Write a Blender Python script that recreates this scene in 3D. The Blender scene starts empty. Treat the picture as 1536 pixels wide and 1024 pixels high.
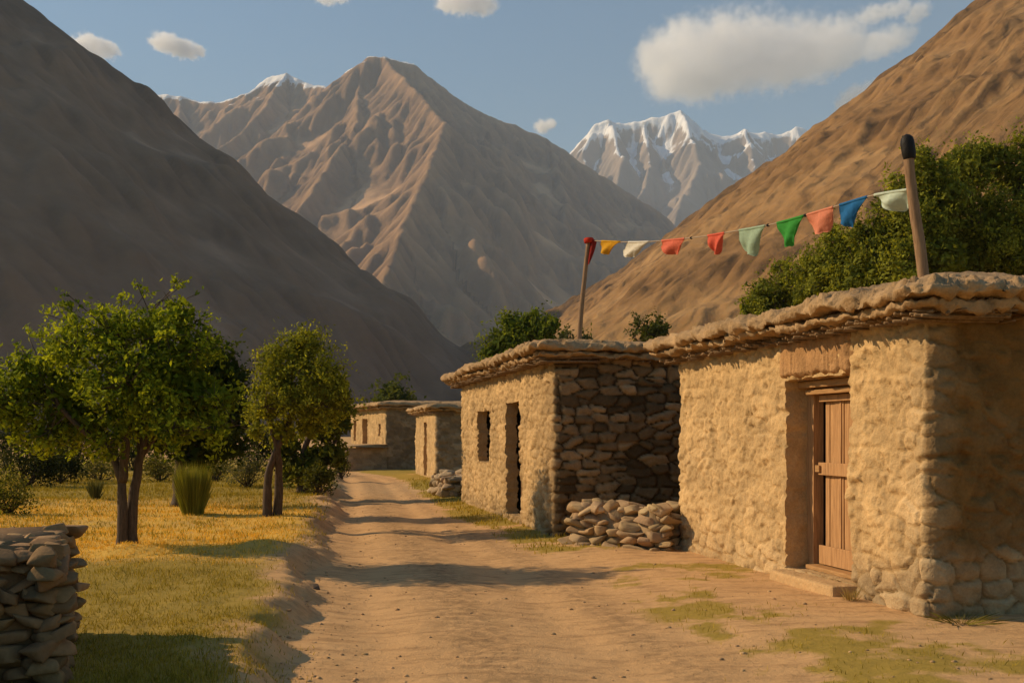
import bpy, bmesh, math
import numpy as np
from mathutils import Vector, Matrix

# ------------------------------------------------------------------ camera, sky, sun, exposure
sc = bpy.context.scene
COL = sc.collection
EYE, HZ, F, CX = 1.6, 650.0, 1493.33, 768.0
cam_d = bpy.data.cameras.new('camera')
cam = bpy.data.objects.new('camera', cam_d); COL.objects.link(cam)
cam.location = (0, 0, EYE); cam.rotation_euler = (math.radians(90), 0, 0)
cam_d.lens = 35; cam_d.sensor_width = 36; cam_d.shift_y = 138 / 1536
cam_d.clip_start = 0.1; cam_d.clip_end = 40000
sc.camera = cam

SUN_E, SUN_A = math.radians(31), math.radians(13)      # height; how far ahead of straight left
SUN = Vector((-math.cos(SUN_A) * math.cos(SUN_E), math.sin(SUN_A) * math.cos(SUN_E), math.sin(SUN_E)))
wd = bpy.data.worlds.new('World'); sc.world = wd; wd.use_nodes = True
nt = wd.node_tree
sky = nt.nodes.new('ShaderNodeTexSky'); sky.sky_type = 'NISHITA'; sky.sun_disc = False
sky.sun_elevation = SUN_E; sky.sun_rotation = math.atan2(SUN.x, SUN.y)
sky.altitude = 0; sky.air_density = 1.8; sky.dust_density = 0.0; sky.ozone_density = 3.0
hs = nt.nodes.new('ShaderNodeHueSaturation'); hs.inputs['Saturation'].default_value = 1.0
nt.links.new(sky.outputs[0], hs.inputs['Color'])
tn = nt.nodes.new('ShaderNodeMix'); tn.data_type = 'RGBA'; tn.blend_type = 'MULTIPLY'; tn.inputs[0].default_value = 1.0
tn.inputs[7].default_value = (0.78, 1.07, 1.27, 1)
nt.links.new(hs.outputs[0], tn.inputs[6]); nt.links.new(tn.outputs[2], nt.nodes['Background'].inputs[0])
nt.nodes['Background'].inputs[1].default_value = 0.06
sl = bpy.data.lights.new('sun', 'SUN'); sl.energy = 5.0; sl.angle = math.radians(0.55); sl.color = (1.0, 0.76, 0.47)
so = bpy.data.objects.new('sun', sl); COL.objects.link(so)
so.rotation_euler = SUN.to_track_quat('Z', 'Y').to_euler(); so.location = (-40, 10, 40)
sc.view_settings.view_transform = 'Standard'; sc.view_settings.look = 'None'
sc.view_settings.exposure = 0.3; sc.view_settings.gamma = 1
sc.cycles.use_denoising = True
sc.cycles.volume_bounces = 24
sc.cycles.max_bounces = 26; sc.cycles.diffuse_bounces = 3
HAZE_DENSITY = 1.15e-4
HAZE_COLOR = (0.66, 0.77, 0.92)

# ------------------------------------------------------------------ small helpers
def W(px, py, Y):
    return np.array([(px - CX) / F * Y, Y, EYE + (HZ - py) / F * Y])

def hsh(ix, iy, iz, seed):
    with np.errstate(over='ignore'):
        h = (ix.astype(np.int64) * 374761393 + iy.astype(np.int64) * 668265263 + iz.astype(np.int64) * 2147483647 + seed * 974634777)
        h = (h ^ (h >> 13)) * 1274126177
        h = h ^ (h >> 16)
    return (h & 0xffffff) / float(0xffffff)

def vn(x, y, z=None, seed=0):
    """value noise, -1..1"""
    x = np.asarray(x, float); y = np.asarray(y, float) + 0 * x; x = x + 0 * y
    z = np.zeros_like(x) + 0.37 if z is None else np.asarray(z, float) + 0 * x
    ix, iy, iz = np.floor(x), np.floor(y), np.floor(z)
    fx, fy, fz = x - ix, y - iy, z - iz
    s = lambda t: t * t * t * (t * (t * 6 - 15) + 10)
    fx, fy, fz = s(fx), s(fy), s(fz)
    r = 0
    for a in (0, 1):
        for b in (0, 1):
            for c in (0, 1):
                w = (fx if a else 1 - fx) * (fy if b else 1 - fy) * (fz if c else 1 - fz)
                r = r + w * hsh(ix + a, iy + b, iz + c, seed)
    return r * 2 - 1

def fbm(x, y, z=None, o=4, seed=0, g=0.5):
    r, a, f, t = 0, 1.0, 1.0, 0
    for i in range(o):
        r = r + a * vn(np.asarray(x) * f + 17.3 * i, np.asarray(y) * f + 5.1 * i, None if z is None else np.asarray(z) * f, seed + i)
        t += a; a *= g; f *= 2.03
    return r / t

def gn(x, y, seed=0):
    """2-D gradient noise, about -1..1"""
    ix, iy = np.floor(x), np.floor(y); fx, fy = x - ix, y - iy; q = lambda t: t * t * t * (t * (t * 6 - 15) + 10); wx, wy = q(fx), q(fy); z = np.zeros_like(ix); r = 0
    for a in (0, 1):
        for b in (0, 1):
            th = hsh(ix + a, iy + b, z, seed) * 2 * math.pi
            r = r + (wx if a else 1 - wx) * (wy if b else 1 - wy) * (np.cos(th) * (fx - a) + np.sin(th) * (fy - b))
    return r * 1.5
def ridged(x, y, o=6, seed=0, g=0.5):
    r, a, f, w = 0, 1.0, 1.0, 1.0
    for i in range(o):
        n = (1 - np.clip(np.abs(gn(x * f + 13.7 * i, y * f - 7.1 * i, seed + i)), 0, 1)) ** 2 * w
        w = np.clip(n * 1.6, 0, 1); r = r + a * n; a *= g; f *= 2.07
    return r

def sstep(a, b, x):
    t = np.clip((x - a) / (b - a), 0, 1); return t * t * (3 - 2 * t)

OFF = {}
def tag(o, label=None, cat=None, group=None, kind=None):
    if label: o['label'] = label
    if cat: o['category'] = cat
    if group: o['group'] = group
    if kind: o['kind'] = kind
    return o

def empty(name, loc, label, cat, group=None):
    o = bpy.data.objects.new(name, None); COL.objects.link(o)
    o.location = [float(v) for v in loc]; o.empty_display_size = 0.2
    OFF[o] = np.array(loc, float)
    return tag(o, label, cat, group)

def mk(name, V, faces, mat, parent=None, loc=None, smooth=True, col=None, uv=None):
    """one mesh object from world-space vertices; faces = list of (n,k) int arrays"""
    V = np.asarray(V, float)
    off = OFF[parent] if parent is not None else (np.array(loc, float) if loc is not None else np.zeros(3))
    me = bpy.data.meshes.new(name)
    faces = [np.asarray(f, np.int32) for f in faces if len(f)]
    me.vertices.add(len(V)); me.vertices.foreach_set('co', (V - off).astype(np.float32).ravel())
    li = np.concatenate([f.ravel() for f in faces])
    lt = np.concatenate([np.full(len(f), f.shape[1], np.int32) for f in faces])
    ls = np.concatenate([[0], np.cumsum(lt)[:-1]]).astype(np.int32)
    me.loops.add(len(li)); me.loops.foreach_set('vertex_index', li)
    me.polygons.add(len(lt)); me.polygons.foreach_set('loop_start', ls); me.polygons.foreach_set('loop_total', lt)
    me.update(calc_edges=True)
    me.polygons.foreach_set('use_smooth', np.full(len(lt), bool(smooth)))
    if col is not None:
        a = me.color_attributes.new('Col', 'FLOAT_COLOR', 'POINT')
        c = np.ones((len(V), 4), np.float32); c[:, :col.shape[1]] = col
        a.data.foreach_set('color', c.ravel())
    if uv is not None:
        u = me.uv_layers.new(name='UVMap')
        u.data.foreach_set('uv', np.asarray(uv, np.float32)[li].ravel())
    me.materials.append(mat)
    me.validate()
    o = bpy.data.objects.new(name, me); COL.objects.link(o)
    if parent is not None:
        o.parent = parent; OFF[o] = off
    else:
        o.location = [float(v) for v in off]; OFF[o] = off
    return o

class MB:
    """collects pieces that belong to one mesh"""
    def __init__(s): s.V = []; s.F = {}; s.C = []; s.n = 0
    def add(s, V, faces, c=(1, 1, 1)):
        V = np.asarray(V, float)
        for f in faces:
            f = np.asarray(f)
            if len(f): s.F.setdefault(f.shape[1], []).append(f + s.n)
        s.V.append(V); c = np.asarray(c, float)
        s.C.append(np.tile(c, (len(V), 1)) if c.ndim == 1 else c)
        s.n += len(V)
    def build(s, name, mat, parent=None, loc=None, smooth=True):
        return mk(name, np.concatenate(s.V), [np.concatenate(f) for f in s.F.values()], mat, parent, loc, smooth, np.concatenate(s.C))

def gridf(nu, nv, wrap=False):
    """quads of a grid, index = i*nv + j"""
    i = np.arange(nu if wrap else nu - 1)[:, None]; j = np.arange(nv - 1)[None, :]
    i2 = (i + 1) % nu
    return np.stack([(i * nv + j), (i2 * nv + j), (i2 * nv + j + 1), (i * nv + j + 1)], -1).reshape(-1, 4)

def tube(P, R, n=8, wob=0.0, seed=0, cap=True):
    P = np.asarray(P, float); R = np.asarray(R, float)
    T = np.gradient(P, axis=0); T /= np.linalg.norm(T, axis=1)[:, None] + 1e-9
    up = np.array([0.31, 0.87, 0.37]); V = []
    for k in range(len(P)):
        a = np.cross(T[k], up); a /= np.linalg.norm(a) + 1e-9; b = np.cross(T[k], a)
        th = np.arange(n) / n * 2 * math.pi
        r = R[k] * (1 + wob * vn(np.cos(th) * 1.5 + seed, np.sin(th) * 1.5 + k * 0.7, seed=seed))
        V.append(P[k] + np.outer(np.cos(th) * r, a) + np.outer(np.sin(th) * r, b))
    V = np.array(V).transpose(1, 0, 2).reshape(-1, 3)
    m = len(P); F = [gridf(n, m, True)]
    if cap:
        F.append(np.array([[i * m for i in range(n)][::-1]])); F.append(np.array([[i * m + m - 1 for i in range(n)]]))
    return V, F

def smooth_path(P, R, n):
    """Catmull-Rom through P"""
    P = np.asarray(P, float); R = np.asarray(R, float)
    Q = np.vstack([2 * P[0] - P[1], P, 2 * P[-1] - P[-2]]); t = np.linspace(0, len(P) - 1 - 1e-6, n)
    i = t.astype(int); f = (t - i)[:, None]
    a, b, c, d = Q[i], Q[i + 1], Q[i + 2], Q[i + 3]
    out = 0.5 * (2 * b + (c - a) * f + (2 * a - 5 * b + 4 * c - d) * f ** 2 + (-a + 3 * b - 3 * c + d) * f ** 3)
    return out, np.interp(t, np.arange(len(R)), R)

_ico = {}
def ico(n):
    if n not in _ico:
        bm = bmesh.new(); bmesh.ops.create_icosphere(bm, subdivisions=n, radius=1)
        _ico[n] = (np.array([v.co[:] for v in bm.verts]), np.array([[v.index for v in f.verts] for f in bm.faces])); bm.free()
    return _ico[n]

def rock(c, size, seed, rs, sub=3, square=0.34, tilt=1.0):
    V, Fc = ico(sub); V = V.copy()
    V = np.sign(V) * np.abs(V) ** square                       # squarer than a ball
    V /= np.abs(V).max()
    V *= (1 + 0.24 * fbm(V[:, 0] * 1.3 + seed * 3.1, V[:, 1] * 1.3, V[:, 2] * 1.3, 3, seed))[:, None]
    for q in range(8):                                          # broken faces
        n = rs.normal(size=3); n /= np.linalg.norm(n); d = V @ n; lim = rs.uniform(0.45, 0.85)
        V -= np.outer(np.clip(d - lim, 0, None) * 0.85, n)
    V *= np.array(size)
    ang = rs.normal(0, 0.22, 3) * tilt; M = np.array(Matrix.Rotation(ang[0], 3, 'X') @ Matrix.Rotation(ang[1], 3, 'Y') @ Matrix.Rotation(rs.uniform(-0.5, 0.5) * tilt, 3, 'Z'))
    return V @ M.T + np.array(c), [Fc]

# ------------------------------------------------------------------ materials
def mat(name):
    m = bpy.data.materials.new(name); m.use_nodes = True
    t = m.node_tree; b = t.nodes['Principled BSDF']; b.inputs['Roughness'].default_value = 0.9
    b.inputs['Specular IOR Level'].default_value = 0.2
    return m, t, b

def N(t, typ, **kw):
    n = t.nodes.new(typ)
    for k, v in kw.items():
        if k in n.inputs: n.inputs[k].default_value = v
        else: setattr(n, k, v)
    return n

def noise(t, scale, detail=6, rough=0.6, vec=None, dist=0.0):
    n = N(t, 'ShaderNodeTexNoise', Scale=scale, Detail=detail, Roughness=rough, Distortion=dist)
    if vec is not None: t.links.new(vec, n.inputs['Vector'])
    return n.outputs['Fac']

def ramp(t, fac, stops):
    r = t.nodes.new('ShaderNodeValToRGB'); e = r.color_ramp.elements
    while len(e) < len(stops): e.new(0.5)
    for q, (p, c) in zip(e, stops):
        q.position = p; q.color = (*c, 1) if len(c) == 3 else c
    t.links.new(fac, r.inputs[0]); return r.outputs[0]

def mixc(t, fac, a, b, mode='MIX'):
    n = t.nodes.new('ShaderNodeMix'); n.data_type = 'RGBA'; n.blend_type = mode
    for s, v in ((0, fac), (6, a), (7, b)):
        if isinstance(v, (int, float)): n.inputs[s].default_value = v
        elif isinstance(v, tuple): n.inputs[s].default_value = (*v, 1)
        else: t.links.new(v, n.inputs[s])
    return n.outputs[2]

def math_(t, op, a, b=None, c=None, clamp=False):
    n = t.nodes.new('ShaderNodeMath'); n.operation = op; n.use_clamp = clamp
    for i, v in enumerate((a, b, c)):
        if v is None: continue
        if isinstance(v, (int, float)): n.inputs[i].default_value = v
        else: t.links.new(v, n.inputs[i])
    return n.outputs[0]

def bump(t, b, h, strength=0.5, dist=0.02, prev=None):
    n = N(t, 'ShaderNodeBump', Strength=strength, Distance=dist); t.links.new(h, n.inputs['Height'])
    if prev is not None: t.links.new(prev, n.inputs['Normal'])
    t.links.new(n.outputs[0], b.inputs['Normal']); return n.outputs[0]

def coord(t, which='Object'):
    return t.nodes.new('ShaderNodeTexCoord').outputs[which]

def scaled(t, vec, s):
    n = N(t, 'ShaderNodeMapping'); n.inputs['Scale'].default_value = s; t.links.new(vec, n.inputs['Vector']); return n.outputs[0]

def earth_mat(name, fine=45, amp=0.35, lo=0.72, hi=1.2):
    """vertex-coloured stone / mud with grain"""
    m, t, b = mat(name); a = N(t, 'ShaderNodeVertexColor', layer_name='Col').outputs[0]; v = coord(t)
    n1 = noise(t, 3.5, 7, 0.65, v); n2 = noise(t, fine, 5, 0.65, v)
    g = ramp(t, math_(t, 'ADD', math_(t, 'MULTIPLY', n1, 0.6), math_(t, 'MULTIPLY', n2, 0.4)), [(0.32, (lo,) * 3), (0.68, (hi, hi * 0.99, hi * 0.97))])
    t.links.new(mixc(t, 1.0, a, g, 'MULTIPLY'), b.inputs['Base Color'])
    p = bump(t, b, n2, amp, 0.012); bump(t, b, noise(t, fine * 0.3, 4, 0.6, v), amp, 0.03, p)
    b.inputs['Roughness'].default_value = 0.95; b.inputs['Specular IOR Level'].default_value = 0.1
    return m
M_WALL = earth_mat('wall_stone_and_mud', 38, 0.75, 0.62, 1.22)
M_ROOF = earth_mat('roof_mud', 30, 0.9, 0.6, 1.25)
M_ROCK = earth_mat('rubble_stone', 30, 0.4)
M_ROOF_STEP = earth_mat('doorstep_clay', 35, 0.8)

def wood_mat(name, c0, c1, rot=(1, 1, 1)):
    m, t, b = mat(name); v = scaled(t, coord(t), rot)
    n = noise(t, 6, 8, 0.7, v, 0.4)
    t.links.new(ramp(t, n, [(0.3, c0), (0.7, c1)]), b.inputs['Base Color'])
    bump(t, b, n, 0.45, 0.006); b.inputs['Roughness'].default_value = 0.75
    return m
M_WOOD = wood_mat('door_wood', (0.25, 0.125, 0.05), (0.60, 0.335, 0.145), (9, 9, 0.5))
M_BEAM = wood_mat('beam_wood', (0.26, 0.14, 0.05), (0.52, 0.29, 0.12), (1, 1, 14))
M_POLE = wood_mat('pole_wood', (0.16, 0.09, 0.045), (0.36, 0.22, 0.12), (10, 10, 0.7))
M_BARK = wood_mat('bark', (0.03, 0.02, 0.012), (0.14, 0.09, 0.055), (9, 9, 1.2))
M_STICK = wood_mat('brushwood', (0.13, 0.075, 0.035), (0.32, 0.2, 0.1), (4, 4, 4))
m, t, b = mat('painted_interior_dark'); b.inputs['Base Color'].default_value = (0.02, 0.013, 0.009, 1); M_DARK = m  # near-black sheets behind openings: the rooms' darkness painted as flat colour

def leaf_mat(name, sat=1.0, trans=0.42):
    m, t, b = mat(name); a = N(t, 'ShaderNodeVertexColor', layer_name='Col').outputs[0]
    t.links.new(a, b.inputs['Base Color']); b.inputs['Roughness'].default_value = 0.8; b.inputs['Specular IOR Level'].default_value = 0.08
    tr = N(t, 'ShaderNodeBsdfTranslucent'); t.links.new(mixc(t, 1.0, a, (1.5, 1.35, 0.6), 'MULTIPLY'), tr.inputs[0])
    mx = N(t, 'ShaderNodeMixShader', Fac=trans); t.links.new(b.outputs[0], mx.inputs[1]); t.links.new(tr.outputs[0], mx.inputs[2])
    t.links.new(mx.outputs[0], t.nodes['Material Output'].inputs[0])
    return m
M_LEAF = leaf_mat('leaves'); M_GRASS = leaf_mat('grass_blades', trans=0.25)

def cloth_mat(name, c):
    m, t, b = mat(name); v = coord(t); n = noise(t, 25, 5, 0.6, v)
    t.links.new(mixc(t, 1.0, (*c,), ramp(t, n, [(0.3, (0.82,) * 3), (0.7, (1.08,) * 3)]), 'MULTIPLY'), b.inputs['Base Color'])
    bump(t, b, noise(t, 12, 4, 0.6, v), 0.35, 0.02)
    tr = N(t, 'ShaderNodeBsdfTranslucent'); tr.inputs[0].default_value = (*c, 1)
    mx = N(t, 'ShaderNodeMixShader', Fac=0.3); t.links.new(b.outputs[0], mx.inputs[1]); t.links.new(tr.outputs[0], mx.inputs[2])
    t.links.new(mx.outputs[0], t.nodes['Material Output'].inputs[0]); return m

# ------------------------------------------------------------------ ground
BK = np.array([(-30, 2.2), (0, -0.6), (5, -1.35), (6.4, -1.66), (9, -2.15), (12, -2.62), (16, -3.2), (19, -3.7), (26, -4.75), (34, -6.1), (42, -8.0), (52, -13.0), (70, -30.0), (9000, -9000)])
RK = np.array([(-30, 4.2), (0, 1.9), (6.4, 1.5), (9, 1.1), (12, 0.55), (16, -0.5), (19, -1.25), (26, -2.5), (34, -3.9), (38, -5.0), (44, -8.0), (52, -12.0), (70, -29.0), (9000, -8999)])
def bank_x(Y):
    return np.interp(Y, BK[:, 0], BK[:, 1])
def gz(X, Y, detail=True):
    X = np.asarray(X, float); Y = np.asarray(Y, float) + 0 * X; X = X + 0 * Y
    near = np.clip(1 - (Y - 45) / 40, 0, 1) * np.clip((Y + 30) / 10, 0, 1)
    xb = bank_x(Y) + near * (0.20 * vn(Y * 0.55, 0 * Y + 3, seed=3) + 0.14 * vn(Y * 1.7, 0 * Y + 9, seed=4) + (0.07 * vn(Y * 4.3, X * 1.5, seed=5) if detail else 0))
    s = X - xb                                             # <0 : field side
    wd_ = 0.42 + 0.26 * vn(Y * 0.9, 0 * Y + 1, seed=6)
    up = sstep(wd_, -0.05, s)
    z = near * up * (0.21 + 0.06 * vn(Y * 0.6, X * 0.2, seed=7))
    xr = np.interp(Y, RK[:, 0], RK[:, 1])
    z = z + near * 0.07 * sstep(-0.1, 1.2, X - xr)
    mid = 0.5 * (bank_x(Y) + xr); w = np.maximum(xr - bank_x(Y), 1.0)
    q = (X - mid) / w
    z = z - near * 0.05 * (np.exp(-((q + 0.24) / 0.10) ** 2) + np.exp(-((q - 0.27) / 0.11) ** 2)) * (0.85 + 0.25 * vn(Y * 0.45, 0 * Y, seed=8))
    z = z + near * (0.05 * fbm(X * 0.35, Y * 0.35, None, 3, 11) * sstep(0, -1.5, s))
    if detail:
        z = z + near * (0.017 * fbm(X * 2.2, Y * 2.2, None, 4, 12) + 0.016 * up * fbm(X * 5, Y * 5, None, 2, 13)
                        + 0.13 * (1 - np.abs(2 * up - 1)) * fbm(X * 4.5, Y * 3.2, None, 5, 14, 0.68))
        mound = np.exp(-(((X + 3.0) / 0.35) ** 2 + ((Y - 12.2) / 0.22) ** 2)) * 0.10 + np.exp(-(((X + 4.5) / 0.4) ** 2 + ((Y - 11.7) / 0.25) ** 2)) * 0.10
        z = z + mound
    z = z + np.clip(X - 9, 0, 60) * 0.10 * np.clip(Y / 14, 0, 1) * np.clip(1 - (Y - 150) / 150, 0, 1)
    return z

def axis(segs):
    out = []
    for a, b_, s0, s1 in segs:
        x = a; out.append(x)
        L = abs(b_ - a); sg = 1 if b_ > a else -1
        while True:
            f = min(1, abs(x - a) / L); x += sg * (s0 + (s1 - s0) * f)
            if (x - b_) * sg >= 0: break
            out.append(x)
    out.append(segs[-1][1]); return np.unique(np.round(out, 4))
gx = axis([(-3500, -400, 1200, 200), (-400, -40, 60, 5), (-40, -11, 2.5, 0.25), (-11, -5, 0.2, 0.055), (-5, 5.0, 0.045, 0.045), (5.0, 14, 0.06, 0.5), (14, 60, 0.6, 6), (60, 400, 8, 60), (400, 4000, 200, 1200)])
gy = axis([(-200, -20, 30, 5), (-20, 4.5, 2.5, 0.12), (4.5, 15, 0.035, 0.06), (15, 30, 0.06, 0.14), (30, 60, 0.15, 1.0), (60, 400, 1.5, 40), (400, 6800, 60, 1200)])
GX, GY = np.meshgrid(gx, gy, indexing='ij')
GZ = gz(GX, GY)
# masks: R bare earth, G green, B dry gold
xb = bank_x(GY); xr = np.interp(GY, RK[:, 0], RK[:, 1])
field = sstep(0.3, -0.45, GX - xb + 0.45 * fbm(GX * 1.4, GY * 1.4, None, 4, 31))
def dry_mask(X, Y):
    d = sstep(10.2, 12.0, Y + 0.5 * (X + 5) * 0 + 0.7 * fbm(X * 0.7, Y * 0.7, None, 3, 41)) * sstep(23, 17.5, Y + 1.5 * fbm(X * 0.5, Y * 0.5, None, 3, 42))
    return d * (0.50 + 0.50 * sstep(-0.35, 0.25, fbm(X * 1.2, Y * 2.6, None, 4, 43)))
def side_mask(X, Y):
    """patchy grass on the right of the track"""
    xr = np.interp(Y, RK[:, 0], RK[:, 1]); s = X - xr
    far = sstep(12.0, 15.5, Y)
    p = sstep(0.02, 0.5, 0.7 * fbm(X * 0.8, Y * 0.8, None, 3, 52) + 0.75 * fbm(X * 2.6, Y * 2.6, None, 4, 55, 0.65) + 0.72 * far * sstep(-0.2, 0.5, s) + 0.32 * np.exp(-((s - 0.55) / 0.6) ** 2) * sstep(16, 10, Y) - 0.07)
    near = sstep(7.6, 6.4, Y) * sstep(1.9, 2.5, X) * sstep(-0.3, 0.25, fbm(X * 1.6, Y * 1.6, None, 4, 53) + 0.1)
    return np.clip(p * sstep(-0.25, 0.35, s) + near * 0.9, 0, 1) * sstep(60, 50, Y)
side = side_mask(GX, GY)
dry = dry_mask(GX, GY) * field
green = np.clip(field * (1 - 0.9 * dry), 0, 1)
green = np.clip(green + side * (1 - field), 0, 1)
far = sstep(45, 80, GY); green = green * (1 - far) + 0.35 * far
rut = np.exp(-(((GX - 0.5 * (xb + xr)) / np.maximum(xr - xb, 1) - 0.02) / 0.10) ** 2) * sstep(45, 35, GY); qq = (GX - 0.5 * (xb + xr)) / np.maximum(xr - xb, 1); rut = np.clip(rut + 0.8 * np.exp(-((qq - 0.42) / 0.07) ** 2) * sstep(45, 35, GY), 0, 1)
gcol = np.stack([rut, green, dry], -1).reshape(-1, 3)
m, t, b = mat('ground_earth_and_grass'); M_GROUND = m
sp = N(t, 'ShaderNodeSeparateColor'); t.links.new(N(t, 'ShaderNodeVertexColor', layer_name='Col').outputs[0], sp.inputs[0]); v = coord(t)
nA = noise(t, 1.1, 8, 0.65, v); nB = noise(t, 9, 8, 0.7, v); nC = noise(t, 60, 4, 0.7, v); nS = noise(t, 5, 6, 0.65, scaled(t, v, (0.35, 1.4, 1)))
earth = mixc(t, nA, (0.52, 0.30, 0.13), (0.68, 0.415, 0.195))
earth = mixc(t, ramp(t, nS, [(0.50, (0, 0, 0)), (0.68, (0.6,) * 3)]), earth, (0.28, 0.16, 0.075))
nD = noise(t, 2.4, 9, 0.72, v, 0.5); earth = mixc(t, ramp(t, nD, [(0.52, (0, 0, 0)), (0.66, (0.5,) * 3)]), earth, (0.31, 0.19, 0.085))
earth = mixc(t, math_(t, 'MULTIPLY', sp.outputs[0], math_(t, 'MULTIPLY', ramp(t, nB, [(0.40, (0, 0, 0)), (0.60, (1, 1, 1))]), 0.75)), earth, (0.24, 0.15, 0.075))
grs = mixc(t, nB, (0.21, 0.155, 0.025), (0.42, 0.29, 0.05))
dryc = mixc(t, nB, (0.56, 0.33, 0.05), (0.86, 0.52, 0.10))
fg = ramp(t, math_(t, 'ADD', math_(t, 'MULTIPLY', sp.outputs[1], 0.9), math_(t, 'MULTIPLY', math_(t, 'SUBTRACT', nB, 0.5), 0.9)), [(0.25, (0, 0, 0)), (0.75, (1, 1, 1))])
c = mixc(t, math_(t, 'MULTIPLY', fg, 0.88), earth, grs)
fd = ramp(t, math_(t, 'ADD', sp.outputs[2], math_(t, 'MULTIPLY', math_(t, 'SUBTRACT', nB, 0.5), 0.8)), [(0.2, (0, 0, 0)), (0.7, (1, 1, 1))])
c = mixc(t, math_(t, 'MULTIPLY', fd, 0.85), c, dryc)
t.links.new(c, b.inputs['Base Color'])
p = bump(t, b, nC, 0.5, 0.012); p = bump(t, b, nB, 0.6, 0.035, p); bump(t, b, nS, 0.4, 0.04, p)
b.inputs['Roughness'].default_value = 1.0; b.inputs['Specular IOR Level'].default_value = 0.05
gr = mk('ground', np.stack([GX, GY, GZ], -1).reshape(-1, 3), [gridf(len(gx), len(gy))[:, ::-1][:, [3, 2, 1, 0]]], M_GROUND, None, (0, 0, 0), True, gcol)
tag(gr, 'dusty unpaved track with a crumbling bank and grassy verges', 'ground', None, 'structure')

# ------------------------------------------------------------------ mountains (height fields grown from ridge lines)
def spur(px, Z0, slope):
    """ridge running down towards the viewer at a steady slope, through the given picture bearings"""
    out = [(px[0][0], px[0][1], Z0)]
    for (x, y) in px[1:]:
        a = W(*out[-1]); Z = out[-1][2]
        while Z > 300:
            Z -= 4.0; p = W(x, y, Z)
            if a[2] - p[2] <= slope * np.hypot(p[0] - a[0], p[1] - a[1]): break
        out.append((x, y, Z))
    return out

def erode(H, cell, npart, steps, seed, batch=24000, cap=5.0, er=0.30, dep=0.12, inertia=0.08):
    """rain drops running down the slopes cut gullies and drop scree at the foot"""
    rs = np.random.RandomState(seed); H = (H / cell).copy(); nx, ny = H.shape
    for b_ in range(max(1, npart // batch)):
        x = rs.uniform(1, nx - 3, batch); y = rs.uniform(1, ny - 3, batch); dx = np.zeros(batch); dy = np.zeros(batch); sp = np.ones(batch); wt = np.ones(batch); sd = np.zeros(batch)
        for k in range(steps):
            ix = x.astype(int); iy = y.astype(int); fx = x - ix; fy = y - iy; q = ix * ny + iy; Hf = H.ravel()
            h00, h10, h01, h11 = Hf[q], Hf[q + ny], Hf[q + 1], Hf[q + ny + 1]
            gx_ = (h10 - h00) * (1 - fy) + (h11 - h01) * fy; gy_ = (h01 - h00) * (1 - fx) + (h11 - h10) * fx
            h = h00 * (1 - fx) * (1 - fy) + h10 * fx * (1 - fy) + h01 * (1 - fx) * fy + h11 * fx * fy
            dx = dx * inertia - gx_ * (1 - inertia); dy = dy * inertia - gy_ * (1 - inertia); l = np.hypot(dx, dy) + 1e-9; dx /= l; dy /= l
            X = np.clip(x + dx, 1, nx - 3); Y = np.clip(y + dy, 1, ny - 3); jx = X.astype(int); jy = Y.astype(int); gx2 = X - jx; gy2 = Y - jy; q2 = jx * ny + jy
            h2 = Hf[q2] * (1 - gx2) * (1 - gy2) + Hf[q2 + ny] * gx2 * (1 - gy2) + Hf[q2 + 1] * (1 - gx2) * gy2 + Hf[q2 + ny + 1] * gx2 * gy2
            dh = h2 - h; c = np.maximum(-dh, 0.01) * sp * wt * cap * 0.1
            amt = np.where(dh > 0, np.minimum(dh, sd), np.where(sd > c, (sd - c) * dep, -np.minimum((c - sd) * er, -dh * 0.5)))
            live = (x > 2) & (y > 2) & (x < nx - 4) & (y < ny - 4); amt = amt * live; sd = sd - amt; n = nx * ny
            H = H + np.clip((np.bincount(q, amt * (1 - fx) * (1 - fy), n) + np.bincount(q + ny, amt * fx * (1 - fy), n) + np.bincount(q + 1, amt * (1 - fx) * fy, n) + np.bincount(q + ny + 1, amt * fx * fy, n)).reshape(nx, ny), -0.25, 0.12)
            sp = np.sqrt(np.clip(sp * sp - dh * 1.2, 0.05, 9)); wt = wt * 0.985; x, y = X, Y
    return H * cell

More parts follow.
